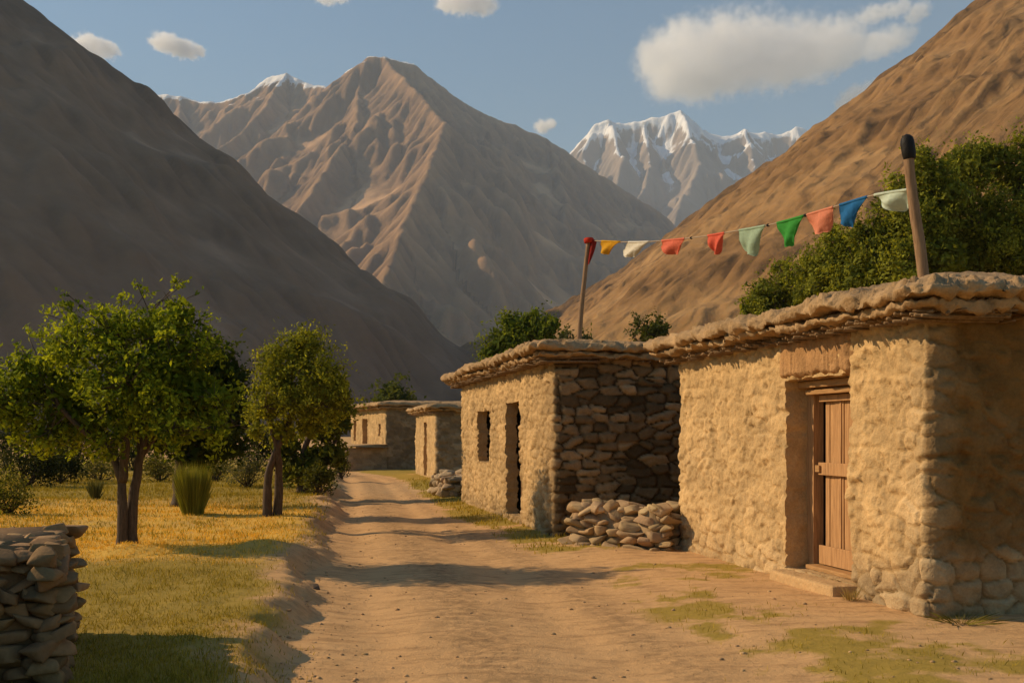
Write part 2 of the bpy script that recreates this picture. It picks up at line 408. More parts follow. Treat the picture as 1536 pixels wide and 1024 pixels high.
def mountain(name, label, ridges, bx, by, step, material, seed, lam, rough=4.0, warp=0.3, parts=250000, steps=45, cap=5.0, base=-3.0, cat='mountain', ridge_rough=0.25, rill=None):
    xs = np.arange(bx[0], bx[1], step); ys = np.arange(by[0], by[1], step)
    X, Y = np.meshgrid(xs, ys, indexing='ij')
    wx = lam * warp * (gn(X / lam, Y / lam, seed + 60) + 0.5 * gn(X / lam * 2.1, Y / lam * 2.1, seed + 62)); wy = lam * warp * (gn(X / lam + 9, Y / lam, seed + 61) + 0.5 * gn(X / lam * 2.1, Y / lam * 2.1 + 5, seed + 63))
    H = np.full(X.shape, -1e9); S = np.zeros_like(X); D = np.zeros_like(X); s_off = 0.0
    for pts, k in ridges:
        P = np.array([W(*q) for q in pts])
        for a, b_ in zip(P[:-1], P[1:]):
            ab = b_[:2] - a[:2]; L = np.linalg.norm(ab)
            t0 = np.clip(((X - a[0]) * ab[0] + (Y - a[1]) * ab[1]) / L ** 2, 0, 1); d0 = np.hypot(X - a[0] - t0 * ab[0], Y - a[1] - t0 * ab[1])
            g = np.clip(d0 / (lam * 1.5), 0, 1); x2 = X + wx * g; y2 = Y + wy * g          # the crest itself stays put
            tt = np.clip(((x2 - a[0]) * ab[0] + (y2 - a[1]) * ab[1]) / L ** 2, 0, 1); d = np.hypot(x2 - a[0] - tt * ab[0], y2 - a[1] - tt * ab[1])
            h = a[2] + tt * (b_[2] - a[2]) - k * d; m_ = h > H
            H = np.where(m_, h, H); D = np.where(m_, d, D); S = np.where(m_, s_off + tt * L, S); s_off += L
    ga = sstep(0, lam, D)
    H = H + rough * (ridged(X / lam, Y / lam, 7, seed + 3, 0.5) - 1.25) * (ridge_rough + (1 - ridge_rough) * ga) + rough * 0.5 * ridge_rough
    if rill:                                                   # fine parallel runnels straight down the slope
        wob = gn(X / 60, Y / 60, seed + 21); H = H + rill[1] * (ridged(S / rill[0] + 0.5 * wob, D / (rill[0] * 9), 5, seed + 22, 0.55) - 1.2) * sstep(0, 25, D)
    H0 = H.copy(); H = erode(np.maximum(H, base - 60), step, parts, steps, seed, cap=cap)
    for q in range(1):                                                                     # settle loose grains
        A = H.copy(); A[1:-1, 1:-1] = 0.52 * H[1:-1, 1:-1] + 0.12 * (H[:-2, 1:-1] + H[2:, 1:-1] + H[1:-1, :-2] + H[1:-1, 2:]); H = A
    cut = np.clip((H0 - H) / (0.9 * step) * 0.25 + 0.5, 0, 1)
    H = np.maximum(H, base)
    V = np.stack([X, Y, H], -1).reshape(-1, 3); f = gridf(len(xs), len(ys))
    keep = (H.ravel()[f] > base + 0.01).any(1)
    f = f[keep]; used = np.unique(f); re = np.full(len(V), -1); re[used] = np.arange(len(used))
    col = np.stack([cut, np.clip(D / 1000, 0, 1), 0 * cut], -1).reshape(-1, 3)[used]
    o = mk(name, V[used], [re[f]], material, None, (float(X.mean()), float(Y.mean()), 0), True, col, np.stack([S.ravel(), D.ravel()], -1)[used])
    return tag(o, label, cat, None, 'structure')

def rock_mat(name, stops, sx, scale, bs=0.6, bd=3.0, snow=None, veg=None, streak=0.5, crest=None):
    m, t, b = mat(name); v = coord(t); uv = scaled(t, coord(t, 'UV'), (1 / sx, 1 / (sx * 9), 1))
    st = noise(t, 1.0, 8, 0.62, uv, 0.3); n = noise(t, scale, 9, 0.62, v); n2 = noise(t, scale * 7, 8, 0.7, v)
    rn = N(t, 'ShaderNodeTexNoise', noise_type='RIDGED_MULTIFRACTAL', normalize=True, Scale=scale * 3.5, Detail=9, Roughness=0.6); t.links.new(v, rn.inputs['Vector'])
    f = math_(t, 'ADD', math_(t, 'MULTIPLY', st, streak), math_(t, 'ADD', math_(t, 'MULTIPLY', n, (1 - streak) * 0.65), math_(t, 'MULTIPLY', n2, (1 - streak) * 0.35)))
    sc_ = N(t, 'ShaderNodeSeparateColor'); t.links.new(N(t, 'ShaderNodeVertexColor', layer_name='Col').outputs[0], sc_.inputs[0])
    f = math_(t, 'ADD', f, math_(t, 'MULTIPLY', math_(t, 'SUBTRACT', 0.5, sc_.outputs[0]), 0.30))       # washed-out gullies darker, scree paler
    c = ramp(t, f, stops)
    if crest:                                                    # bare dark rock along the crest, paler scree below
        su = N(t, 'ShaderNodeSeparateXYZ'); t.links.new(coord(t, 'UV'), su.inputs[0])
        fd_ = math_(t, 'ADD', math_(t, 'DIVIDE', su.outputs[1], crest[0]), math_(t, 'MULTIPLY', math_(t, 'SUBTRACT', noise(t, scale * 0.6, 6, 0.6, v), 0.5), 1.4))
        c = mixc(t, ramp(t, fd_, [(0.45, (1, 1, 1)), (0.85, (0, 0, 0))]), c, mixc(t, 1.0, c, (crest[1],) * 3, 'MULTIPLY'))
    geo = N(t, 'ShaderNodeNewGeometry'); sz = N(t, 'ShaderNodeSeparateXYZ'); t.links.new(geo.outputs['Position'], sz.inputs[0])
    if veg:
        fv = math_(t, 'MULTIPLY', ramp(t, math_(t, 'DIVIDE', sz.outputs[2], veg[0]), [(0.1, (1, 1, 1)), (1.0, (0, 0, 0))]), ramp(t, n2, [(0.45, (0, 0, 0)), (0.6, (1, 1, 1))]))
        c = mixc(t, math_(t, 'MULTIPLY', fv, veg[1]), c, veg[2])
    if snow:
        sn = N(t, 'ShaderNodeSeparateXYZ'); t.links.new(geo.outputs['Normal'], sn.inputs[0])
        hgt = math_(t, 'DIVIDE', math_(t, 'SUBTRACT', sz.outputs[2], snow[0]), snow[1])
        g = math_(t, 'ADD', hgt, math_(t, 'ADD', math_(t, 'MULTIPLY', math_(t, 'SUBTRACT', f, 0.5), snow[2]), math_(t, 'MULTIPLY', math_(t, 'SUBTRACT', sn.outputs[2], 0.6), snow[3])))
        c = mixc(t, ramp(t, g, [(0.42, (0, 0, 0)), (0.58, (1, 1, 1))]), c, (0.80, 0.79, 0.78))
    t.links.new(c, b.inputs['Base Color'])
    p = bump(t, b, st, bs, bd); p = bump(t, b, rn.outputs['Fac'], bs, bd * 2.0, p); bump(t, b, n2, bs, bd * 0.6, p)
    b.inputs['Roughness'].default_value = 1.0; b.inputs['Specular IOR Level'].default_value = 0.05
    return m

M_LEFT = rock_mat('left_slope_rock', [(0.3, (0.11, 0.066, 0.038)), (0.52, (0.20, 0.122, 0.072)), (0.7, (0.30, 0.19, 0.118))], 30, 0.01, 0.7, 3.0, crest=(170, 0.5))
M_RIGHT = rock_mat('right_hill_earth', [(0.33, (0.11, 0.06, 0.024)), (0.44, (0.24, 0.132, 0.052)), (0.54, (0.33, 0.19, 0.078)), (0.68, (0.44, 0.265, 0.115))], 5.5, 0.035, 1.0, 2.2, None, (60, 0.5, (0.10, 0.095, 0.03)), 0.62, (60, 0.62))
M_MID = rock_mat('mid_mountain_rock', [(0.3, (0.16, 0.10, 0.06)), (0.5, (0.34, 0.205, 0.11)), (0.66, (0.50, 0.31, 0.17))], 70, 0.004, 0.8, 12, (1085, 120, 3.0, 1.6), (330, 0.7, (0.09, 0.095, 0.04)))
M_FAR = rock_mat('far_mountain_rock', [(0.3, (0.22, 0.17, 0.13)), (0.6, (0.36, 0.28, 0.21)), (0.75, (0.44, 0.35, 0.27))], 110, 0.002, 0.7, 18, (1190, 330, 2.6, 1.3))

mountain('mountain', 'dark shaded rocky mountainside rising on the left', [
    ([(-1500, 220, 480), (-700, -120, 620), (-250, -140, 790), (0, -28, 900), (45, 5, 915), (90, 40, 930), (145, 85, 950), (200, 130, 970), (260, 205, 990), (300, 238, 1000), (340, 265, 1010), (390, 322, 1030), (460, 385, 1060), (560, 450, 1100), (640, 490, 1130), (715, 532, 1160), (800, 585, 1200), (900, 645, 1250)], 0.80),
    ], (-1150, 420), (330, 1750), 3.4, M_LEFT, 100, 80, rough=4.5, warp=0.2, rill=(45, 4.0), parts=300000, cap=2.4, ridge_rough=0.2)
mountain('hill', 'sunlit tan grassy hillside streaked with gullies behind the houses', [
    ([(520, 648, 1050), (600, 570, 1000), (690, 520, 930), (760, 492, 880), (830, 462, 820), (930, 405, 760), (1035, 325, 700), (1130, 257, 650), (1240, 188, 600), (1300, 138, 573), (1330, 108, 560), (1370, 80, 545), (1420, 42, 528), (1465, 2, 510), (1600, -90, 470), (1900, -200, 400), (2500, -250, 330), (3600, -250, 260)], 0.80),
    ], (-330, 640), (90, 1200), 1.75, M_RIGHT, 200, 30, rough=2.6, ridge_rough=0.8, warp=0.12, rill=(14, 2.2), parts=420000, cap=1.6, cat='hill')
PEAK = [(60, 190, 3500), (150, 160, 3500), (215, 147, 3500), (250, 142, 3500), (272, 144, 3500), (300, 153, 3480), (330, 153, 3460), (375, 138, 3440), (400, 116, 3430), (412, 112, 3420), (430, 108, 3400), (455, 122, 3360), (495, 131, 3280), (520, 107, 3140), (540, 95, 3040), (553, 81, 3000), (575, 82, 3000), (600, 92, 3000), (620, 97, 3010), (640, 115, 3030), (680, 140, 3060), (720, 163, 3100), (760, 184, 3140), (820, 204, 3200), (870, 243, 3260), (950, 293, 3330), (1005, 328, 3400), (1100, 420, 3550)]
mountain('mountain', 'brown central peak with sunlit spurs and traces of snow at the head of the valley', [
    (PEAK, 0.95),
    (spur([(575, 82), (620, 130), (668, 182), (640, 255), (605, 335), (575, 420), (590, 505), (620, 575)], 3000, 0.62), 0.95),
    (spur([(668, 182), (570, 262), (500, 335), (450, 410)], 2700, 0.72), 1.0),
    (spur([(540, 95), (535, 180), (480, 265), (430, 340)], 3040, 0.72), 1.0),
    (spur([(430, 108), (380, 180), (310, 236), (240, 300)], 3400, 0.68), 0.95),
    (spur([(272, 144), (262, 215), (200, 300)], 3500, 0.7), 0.95),
    (spur([(720, 163), (742, 260), (705, 350), (660, 450), (670, 540)], 3100, 0.66), 0.95),
    (spur([(820, 204), (850, 300), (830, 390), (790, 470), (780, 560)], 3200, 0.66), 0.95),
    (spur([(950, 293), (955, 370), (920, 450), (900, 540)], 3330, 0.66), 0.95),
    ], (-2300, 1150), (1300, 4300), 7.5, M_MID, 300, 240, rough=42, parts=340000, cap=5.0, ridge_rough=0.2)
FARR = [(640, 330, 5200), (760, 275, 5200), (835, 240, 5200), (858, 224, 5200), (880, 205, 5200), (895, 190, 5200), (912, 179, 5200), (940, 184, 5200), (965, 181, 5200), (985, 176, 5200), (1005, 171, 5200), (1020, 166, 5200), (1032, 180, 5200), (1045, 197, 5200), (1065, 202, 5200), (1095, 197, 5200), (1115, 190, 5200), (1140, 205, 5200), (1160, 202, 5200), (1190, 199, 5200), (1225, 191, 5200), (1300, 180, 5200), (1420, 220, 5200)]
mountain('mountain', 'distant snow-capped peaks fading into blue haze', [
    (FARR, 1.15),
    (spur([(1020, 166), (1050, 235), (1020, 310), (990, 380)], 5200, 0.75), 1.15),
    (spur([(912, 179), (935, 240), (905, 310), (880, 380)], 5200, 0.75), 1.15),
    (spur([(965, 181), (975, 250), (950, 330)], 5200, 0.8), 1.15),
    (spur([(1115, 190), (1135, 250), (1090, 320), (1060, 380)], 5200, 0.75), 1.15),
    (spur([(1225, 191), (1220, 260), (1180, 330)], 5200, 0.75), 1.15),
    ], (-700, 2500), (3600, 6500), 10.0, M_FAR, 400, 330, rough=120, parts=160000, cap=6.0, ridge_rough=0.3)

# ------------------------------------------------------------------ stone pattern used on the walls
def stones(u, v, seed, w, asp=2.0, warp=0.05, fill=0.8):
    """irregular flat stones (warped cells, w wide, w/asp high) -> height 0..1, two randoms per stone"""
    uu = (u + warp * fbm(u * 3.1, v * 3.1, None, 3, seed + 1)) / w; vv = (v + warp * 0.7 * fbm(u * 2.3 + 7, v * 2.3, None, 3, seed + 2)) * asp / w
    iu, iv = np.floor(uu), np.floor(vv); z0 = np.zeros_like(iu)
    d1 = np.full(u.shape, 9.0); d2 = np.full(u.shape, 9.0); A = np.zeros_like(u); B_ = np.zeros_like(u); T1 = np.zeros_like(u); T2 = np.zeros_like(u)
    for a in (-1, 0, 1):
        for b in (-1, 0, 1):
            cu, cv = iu + a, iv + b
            px_ = cu + 0.5 + 0.44 * (2 * hsh(cu, cv, z0, seed) - 1); py_ = cv + 0.5 + 0.40 * (2 * hsh(cu, cv, z0 + 1, seed) - 1)
            rr = hsh(cu, cv, z0 + 2, seed)
            ex, ey = np.abs(uu - px_), np.abs(vv - py_)
            d = (ex ** 2.6 + ey ** 2.6) ** (1 / 2.6) * (1.25 - 0.5 * rr)
            m1 = d < d1
            d2 = np.where(m1, d1, np.minimum(d2, d)); A = np.where(m1, hsh(cu, cv, z0 + 3, seed), A); B_ = np.where(m1, hsh(cu, cv, z0 + 4, seed), B_)
            T1 = np.where(m1, uu - px_, T1); T2 = np.where(m1, vv - py_, T2); d1 = np.where(m1, d, d1)
    e = (d2 - d1) + 0.10 * fbm(u * 9, v * 9, None, 3, seed + 3)
    pr = np.clip((e - 0.10 * (1.2 - fill)) / 0.20, 0, 1) ** 0.5
    h = pr * (0.5 + 0.5 * A + (hsh(np.floor(A * 999), z0, z0, 5) - 0.5) * 0.5 * T1 + (B_ - 0.5) * 0.9 * T2)
    return np.clip(h, 0, 1.3), A, B_, e

def rgb(a): return np.array(a, float)

class House:
    """frame: P0 near front corner, d along the front away from the camera, e into the house"""
    def __init__(s, name, P0, ang, L, Wd, H, label, zb=0.0):
        a = math.radians(ang); s.d = np.array([-math.sin(a), math.cos(a), 0]); s.e = np.array([math.cos(a), math.sin(a), 0])
        s.P0 = np.array([P0[0], P0[1], zb]); s.L, s.W, s.H = L, Wd, H
        s.root = empty(name, s.P0 + s.d * L / 2 + s.e * Wd / 2, label, 'house')
    def P(s, t, w, z):
        t, w, z = np.broadcast_arrays(np.asarray(t, float), w, z)
        return s.P0 + t[..., None] * s.d + w[..., None] * s.e + z[..., None] * np.array([0, 0, 1.0])
    def walls(s, du, dv, surf, openings, seed, bottom=-0.25, gable_du=None, jit=0.02):
        L, Wd, H = s.L, s.W, s.H; gd = gable_du or du
        u = np.concatenate([np.arange(0, L, du), L + np.arange(0, Wd, gd), L + Wd + np.arange(0, L, 0.4), 2 * L + Wd + np.arange(0, Wd, 0.4)])
        per = 2 * (L + Wd); v = np.arange(bottom, H + dv * 0.5, dv)
        U, Vv = np.meshgrid(u, v, indexing='ij')
        cor = np.array([0, L, L + Wd, 2 * L + Wd, per]); pts = [(L, 0), (0, 0), (0, Wd), (L, Wd), (L, 0)]     # (t, w)
        tt = np.interp(u, cor, [p[0] for p in pts]); ww = np.interp(u, cor, [p[1] for p in pts])
        nrm = [(0, -1), (-1, 0), (0, 1), (1, 0)]
        n = np.zeros((len(u), 2))
        for i in range(4):
            inside = np.clip(np.minimum(u - cor[i], cor[i + 1] - u) / 0.05 + 0.5, 0, 1)
            n += inside[:, None] * np.array(nrm[i])
            if i == 0: n += np.clip(0.5 - (per - u) / 0.05, 0, 1)[:, None] * np.array(nrm[0])
            if i == 3: n += np.clip(0.5 - u / 0.05, 0, 1)[:, None] * np.array(nrm[3])
        ln = np.linalg.norm(n, axis=1)[:, None]; rd = 0.035 * np.clip((1 - np.abs(n).max(1) / ln[:, 0]) / 0.29, 0, 1); n /= ln
        disp, col = surf(U, Vv)
        jt = jit * fbm(U * 7, Vv * 7, None, 3, seed + 5) * 2; jz = jit * fbm(U * 7 + 50, Vv * 7, None, 3, seed + 6)
        tang = np.stack([-n[:, 1], n[:, 0]], -1)
        t_ = tt[:, None] + n[:, :1] * (disp - rd[:, None]) + tang[:, :1] * jt; w_ = ww[:, None] + n[:, 1:] * (disp - rd[:, None]) + tang[:, 1:] * jt
        X = s.P(t_, w_, Vv + jz)
        nv = len(v); f = gridf(len(u), nv, True); fi = f[:, 0] // nv; fj = f[:, 0] % nv
        keep = np.ones(len(f), bool); V = [X.reshape(-1, 3)]; Fx = []; C = [col.reshape(-1, 3)]; n0 = X.size // 3
        for (t0, t1, z0, z1, dep) in openings:
            i0 = int(np.argmin(np.abs(u[u < L] - (L - t1)))); i1 = int(np.argmin(np.abs(u[u < L] - (L - t0))))
            j0 = int(np.argmin(np.abs(v - z0))); j1 = int(np.argmin(np.abs(v - z1)))
            keep &= ~((fi >= i0) & (fi < i1) & (fj >= j0) & (fj < j1))
            loop = [(i, j0) for i in range(i0, i1)] + [(i1, j) for j in range(j0, j1)] + [(i, j1) for i in range(i1, i0, -1)] + [(i0, j) for j in range(j1, j0, -1)]
            B = np.array([X[i, j] for i, j in loop]); cb = np.array([col[i, j] for i, j in loop]); m_ = len(loop); K = 10
            ring = []
            for k in range(K):
                q = B + s.e * dep * k / (K - 1)
                q = q + 0.018 * min(k, 1) * np.stack([fbm(q[:, 0] * 6, q[:, 2] * 6, q[:, 1] * 6 + c_, 3, seed + 9 + c_) for c_ in range(3)], -1)
                ring.append(q)
            V.append(np.array(ring).transpose(1, 0, 2).reshape(-1, 3)); C.append(np.repeat(cb * 0.25 + 0.75 * cb.mean(0), K, 0))
            Fx.append(gridf(m_, K, True) + n0); n0 += m_ * K
        o = mk('wall', np.concatenate(V), [np.concatenate([f[keep]] + Fx)[:, ::-1]], M_WALL, s.root, None, True, np.concatenate(C))
        return o
    def roof(s, ov, th, mound, seed, step=0.055, lump=0.045, name='roof', dz=0.0):
        A0, A1, B0, B1 = -ov[0], s.L + ov[1], -ov[2], s.W + ov[3]
        ha, hb = (A1 - A0) / 2, (B1 - B0) / 2; ca, cb = (A0 + A1) / 2, (B0 + B1) / 2
        per = []
        for (x0, y0, x1, y1) in ((-1, -1, 1, -1), (1, -1, 1, 1), (1, 1, -1, 1), (-1, 1, -1, -1)):
            n = int((2 * ha if x0 != x1 else 2 * hb) / step)
            for q in np.arange(n) / n: per.append((x0 + (x1 - x0) * q, y0 + (y1 - y0) * q))
        per = np.array(per); cr = 0.12 / min(ha, hb)
        # rings from underside, round the edge, to the middle of the top
        rings = [(1.2, 0.0), (0.6, 0.0), (0.3, 0.0), (0.14, 0.0), (0.06, 0.01)]
        rings += [(0.02 - 0.05 * math.sin(q * math.pi), th * q) for q in (0.12, 0.25, 0.38, 0.5, 0.62, 0.75, 0.88)]
        ins = [0.06, 0.10, 0.15, 0.20, 0.26, 0.32, 0.39, 0.46, 0.54, 0.62, 0.72, 0.85, 1.0, 1.2, 1.45, min(ha, hb) * 0.8, min(ha, hb) * 0.99]
        rings += [(i, th + 0.02 + mound * float(sstep(-0.2, 1.5, np.array(i)))) for i in ins]
        V = []
        for (i, z) in rings:
            a = per[:, 0] * (ha - i); b_ = per[:, 1] * (hb - i)
            c1 = np.maximum(np.abs(per[:, 0]) + np.abs(per[:, 1]) - (2 - cr), 0) / cr                # knock the corners off
            a -= np.sign(per[:, 0]) * c1 * 0.06; b_ -= np.sign(per[:, 1]) * c1 * 0.06
            V.append(s.P(ca + a, cb + b_, np.full(len(a), s.H + dz + z)))
        V = np.array(V); m_ = len(rings)
        x, y, z = V[..., 0], V[..., 1], V[..., 2]
        edge = np.array([sstep(0.9, 0.1, np.array(r[0])) for r in rings])[:, None]; edge[:2] = 0
        out = V - s.P(np.array(ca), np.array(cb), np.array(s.H + dz + 0.5 * th)); out[..., 2] *= 0.2; out /= np.linalg.norm(out, axis=-1)[..., None]
        big = fbm(x * 1.3, y * 1.3, z * 1.3, 2, seed) ; big0 = big; big = big + 0.6 * fbm(x * 3.7, y * 3.7, z * 2.0, 2, seed + 12) * (np.arange(len(rings)) < 13)[:, None]; cl = np.abs(vn(x * 5.5, y * 5.5, z * 5.5, seed + 1)); cl2 = fbm(x * 11, y * 11, z * 14, 3, seed + 2, 0.65); cl3 = np.abs(vn(x * 8, y * 8, z * 9, seed + 8)); cl4 = fbm(x * 24, y * 24, z * 26, 2, seed + 9)
        V = V + out * (edge * (0.05 * big + lump * 1.1 * (0.5 - cl) + 0.06 * cl2 + 0.03 * cl4 - 0.05 * np.clip(cl3 - 0.45, 0, 1)))[..., None]
        low = np.array([1.0 if (r[1] < th * 0.5 and r[0] < 0.2) else 0.0 for r in rings])[:, None]
        V[..., 2] += edge * (0.012 * big0 + lump * 0.8 * (0.35 - cl) + 0.034 * cl2 + 0.02 * cl4) + 0.02 * big0 - low * 0.09 * np.clip(fbm(x * 4.5, y * 4.5, None, 3, seed + 4, 0.6) + 0.1, 0, 1)
        V[..., 2] += (1 - edge) * 0.045 * fbm(x * 4, y * 4, None, 5, seed + 7, 0.6) * (np.arange(m_) > 10)[:, None]
        f = gridf(m_, len(per)); wrapf = np.stack([np.arange(m_ - 1) * len(per) + len(per) - 1, np.arange(1, m_) * len(per) + len(per) - 1, np.arange(1, m_) * len(per), np.arange(m_ - 1) * len(per)], -1)
        topc = np.array([[(m_ - 1) * len(per) + i for i in range(len(per))]])
        VV = V.reshape(-1, 3); nz = fbm(VV[:, 0] * 3, VV[:, 1] * 3, VV[:, 2] * 6, 4, seed + 3)
        col = rgb((0.40, 0.26, 0.135))[None] * (1 + 0.28 * nz)[:, None]
        return mk(name, VV, [np.concatenate([f, wrapf])[:, ::-1], topc], M_ROOF, s.root, None, True, col)
    def brush(s, ov, n_front, n_side, seed, z0=-0.085, r=0.013, extra=0.0):
        """sticks laid across the wall tops under the mud, their ends showing"""
        rs = np.random.RandomState(seed); B = MB()
        for k in range(n_front):
            t_ = -ov[0] * 0.7 + (s.L + (ov[0] + ov[1]) * 0.8) * (k + rs.uniform(-0.4, 0.4)) / n_front; rr = r * rs.uniform(0.6, 1.6)
            z = s.H + z0 + rs.uniform(0.0, 0.07); w0 = -ov[2] + 0.06 + 0.10 * float(vn(np.array(t_ * 3.1), np.array(0.5), seed=seed)) + rs.uniform(-extra, 0.05); sk = rs.normal(0, 0.06)
            B.add(*tube([s.P(t_, w0, z + rs.normal(0, 0.012)), s.P(t_ + sk * 0.5, w0 + 0.4, z), s.P(t_ + sk, 0.6, z + 0.01)], [rr * 0.8, rr, rr], 6), (1, 1, 1))
        for k in range(n_side):
            w_ = -ov[2] * 0.6 + (s.W + ov[2]) * (k + rs.uniform(-0.4, 0.4)) / n_side; rr = r * rs.uniform(0.6, 1.6)
            z = s.H + z0 + rs.uniform(0.0, 0.07); t0 = -ov[0] + 0.06 + 0.10 * float(vn(np.array(w_ * 3.1), np.array(4.5), seed=seed)) + rs.uniform(-extra, 0.05)
            B.add(*tube([s.P(t0, w_, z), s.P(t0 + 0.4, w_, z), s.P(0.6, w_, z)], [rr * 0.8, rr, rr], 6))
        B.build('brushwood', M_STICK, s.root)
    def box(s, B, t0, t1, w0, w1, z0, z1, bev=0.006, seed=0):
        bm = bmesh.new(); bmesh.ops.create_cube(bm, size=1)
        bmesh.ops.scale(bm, vec=(t1 - t0, w1 - w0, z1 - z0), verts=bm.verts)
        bmesh.ops.bevel(bm, geom=bm.edges[:], offset=min(bev, 0.3 * min(t1 - t0, w1 - w0, z1 - z0)), segments=2, affect='EDGES', profile=0.6)
        bm.verts.ensure_lookup_table()
        C = np.array([v_.co[:] for v_ in bm.verts]); V = s.P((t0 + t1) / 2 + C[:, 0], (w0 + w1) / 2 + C[:, 1], (z0 + z1) / 2 + C[:, 2])
        fs = {}
        for f_ in bm.faces: fs.setdefault(len(f_.verts), []).append([v_.index for v_ in f_.verts])
        bm.free(); B.add(V, [np.array(q) for q in fs.values()])
    def part(s, name, boxes, material, parent=None, bev=0.006):
        B = MB()
        for q in boxes: s.box(B, *q, bev=bev)
        if material is M_ROOF_STEP: B.C = [np.tile(rgb((0.54, 0.35, 0.17)), (len(q), 1)) for q in B.C]
        return B.build(name, material, parent or s.root, smooth=False)

def blend_surf(L, seed, p_front, p_gable, ca, cb, mud, amp=0.06, ws=0.30, asp=1.9, mud_shade=None, gapk=0.5):
    """front = u<L ; p_* (u,v)->mud cover 0..1"""
    def f(U, V):
        g = U >= L
        h, r1, r2, ed = stones(U, V, seed, ws, asp)
        big = fbm(U * 1.5, V * 1.5, None, 3, seed + 20); med = fbm(U * 5, V * 5, None, 4, seed + 21); fine = fbm(U * 16, V * 16, None, 3, seed + 22)
        P = np.where(g, p_gable(U - L, V), p_front(L - U, V))
        P = np.clip(P + 0.30 * fbm(U * 2.4, V * 2.4, None, 4, seed + 23), 0, 1)
        hs_ = amp * h; lump = np.clip(h, 0, 1.3)
        rid = 1 - 2 * np.abs(vn(U * 4.2 + 0.5 * med, V * 5.5, seed=seed + 24)); chip = sstep(0.18, 0.26, fbm(U * 5.5 + 3, V * 6.5, None, 4, seed + 25)); drip = fbm(U * 14, V * 4.5, None, 4, seed + 26, 0.6); hm = amp * 0.74 + 0.022 * med + 0.013 * fine + 0.014 * drip - 0.024 * chip + 0.018 * rid * np.clip(0.5 + big, 0, 1) + 0.24 * amp * (np.clip(h, 0, 1) - 0.6)
        D = hs_ * (1 - P) + np.maximum(hm, hs_ * 0.5) * P + 0.025 * big + (0.008 + 0.006 * (1 - P)) * fine + 0.008 * (1 - P) * med
        c0 = rgb(ca) * (1 - r2[..., None] ** 1.4) + rgb(cb) * r2[..., None] ** 1.4; c0 = c0 * (0.72 + 0.5 * r1[..., None] ** 1.5) * (1 + 0.12 * fine + 0.1 * med)[..., None]
        gap = np.clip(1 - h / 0.35, 0, 1)[..., None]
        c0 = c0 * (1 - gap) + rgb(mud) * gapk * gap
        cm = np.where(g[..., None], rgb(mud_shade or mud), rgb(mud)) * (1 + 0.14 * big + 0.14 * med)[..., None]
        cm = cm * (1 + 0.10 * drip + 0.08 * fine - 0.10 * chip + 0.20 * (r1 - 0.5) * np.clip(h, 0, 1))[..., None]; c = c0 * (1 - P[..., None]) + cm * P[..., None]
        return D, np.clip(c, 0.01, 0.9)
    return f

# ------------------------------------------------------------------ near house (right)
MUD = (0.56, 0.37, 0.175)
h1 = House('stone_house', (3.48, 8.30), 13.4, 5.15, 4.6, 2.62, 'nearest mud plastered stone house with a panelled wooden door')
def pf(t, v): return 0.92 - 0.65 * sstep(0.75, 0.25, v) * sstep(2.6, 0.6, t) - 0.35 * sstep(0.55, 0.15, v) + 0.05 * sstep(1.2, 2.4, v) - 0.42 * sstep(0.5, 0.05, t)
def pg(w, v): return 0.95 - 0.62 * sstep(0.75, 0.45, v) - 0.35 * sstep(0.3, 0.0, w)
DOOR1 = (1.10, 2.31, 0.19, 2.16)
h1.walls(0.017, 0.0175, blend_surf(5.15, 11, pf, pg, (0.44, 0.31, 0.17), (0.57, 0.41, 0.23), MUD, 0.07, ws=0.27, asp=1.5, mud_shade=(0.215, 0.112, 0.034)), [(*DOOR1, 0.42)], 11, gable_du=0.022)  # end-wall mud is darker: the wall's shade is put into its base colour
h1.roof((0.42, 0.34, 0.42, 0.3), 0.10, 0.30, 21, step=0.03, lump=0.05, dz=0.085)
h1.roof((0.33, 0.3, 0.33, 0.2), 0.075, 0.0, 24, step=0.035, lump=0.03, name='eave_layer', dz=0.0)
h1.brush((0.38, 0.3, 0.36, 0.2), 190, 40, 5)
# lintel: rough clay and wood patch over the door
tt_, zz_ = np.meshgrid(np.linspace(1.02, 2.42, 110), np.linspace(2.145, 2.62, 60), indexing='ij')
ed_ = np.minimum(np.minimum(tt_ - 1.02, 2.42 - tt_), 2.60 - zz_ + 0.04 * fbm(tt_ * 7, zz_ * 0, None, 3, 77)); ed_ = np.minimum(ed_, zz_ - 2.14)
wl = -0.098 - 0.026 * fbm(tt_ * 16, zz_ * 3.2, None, 4, 78, 0.6) - 0.022 * fbm(tt_ * 3, zz_ * 3, None, 3, 79) + 0.12 * np.clip(1 - (ed_ + 0.06 * fbm(tt_ * 8, zz_ * 8, None, 4, 80)) / 0.09, 0, 1) ** 2
fr = h1.P(tt_, wl, zz_).reshape(-1, 3)
lc = rgb((0.42, 0.235, 0.105))[None] * (0.95 + 0.4 * fbm(tt_ * 26, zz_ * 3.5, None, 4, 81).ravel() + 0.12 * fbm(tt_ * 3, zz_ * 3, None, 3, 82).ravel())[:, None]
mk('lintel', fr, [gridf(110, 60)], M_WALL, h1.root, None, True, np.clip(lc, 0.02, 1))
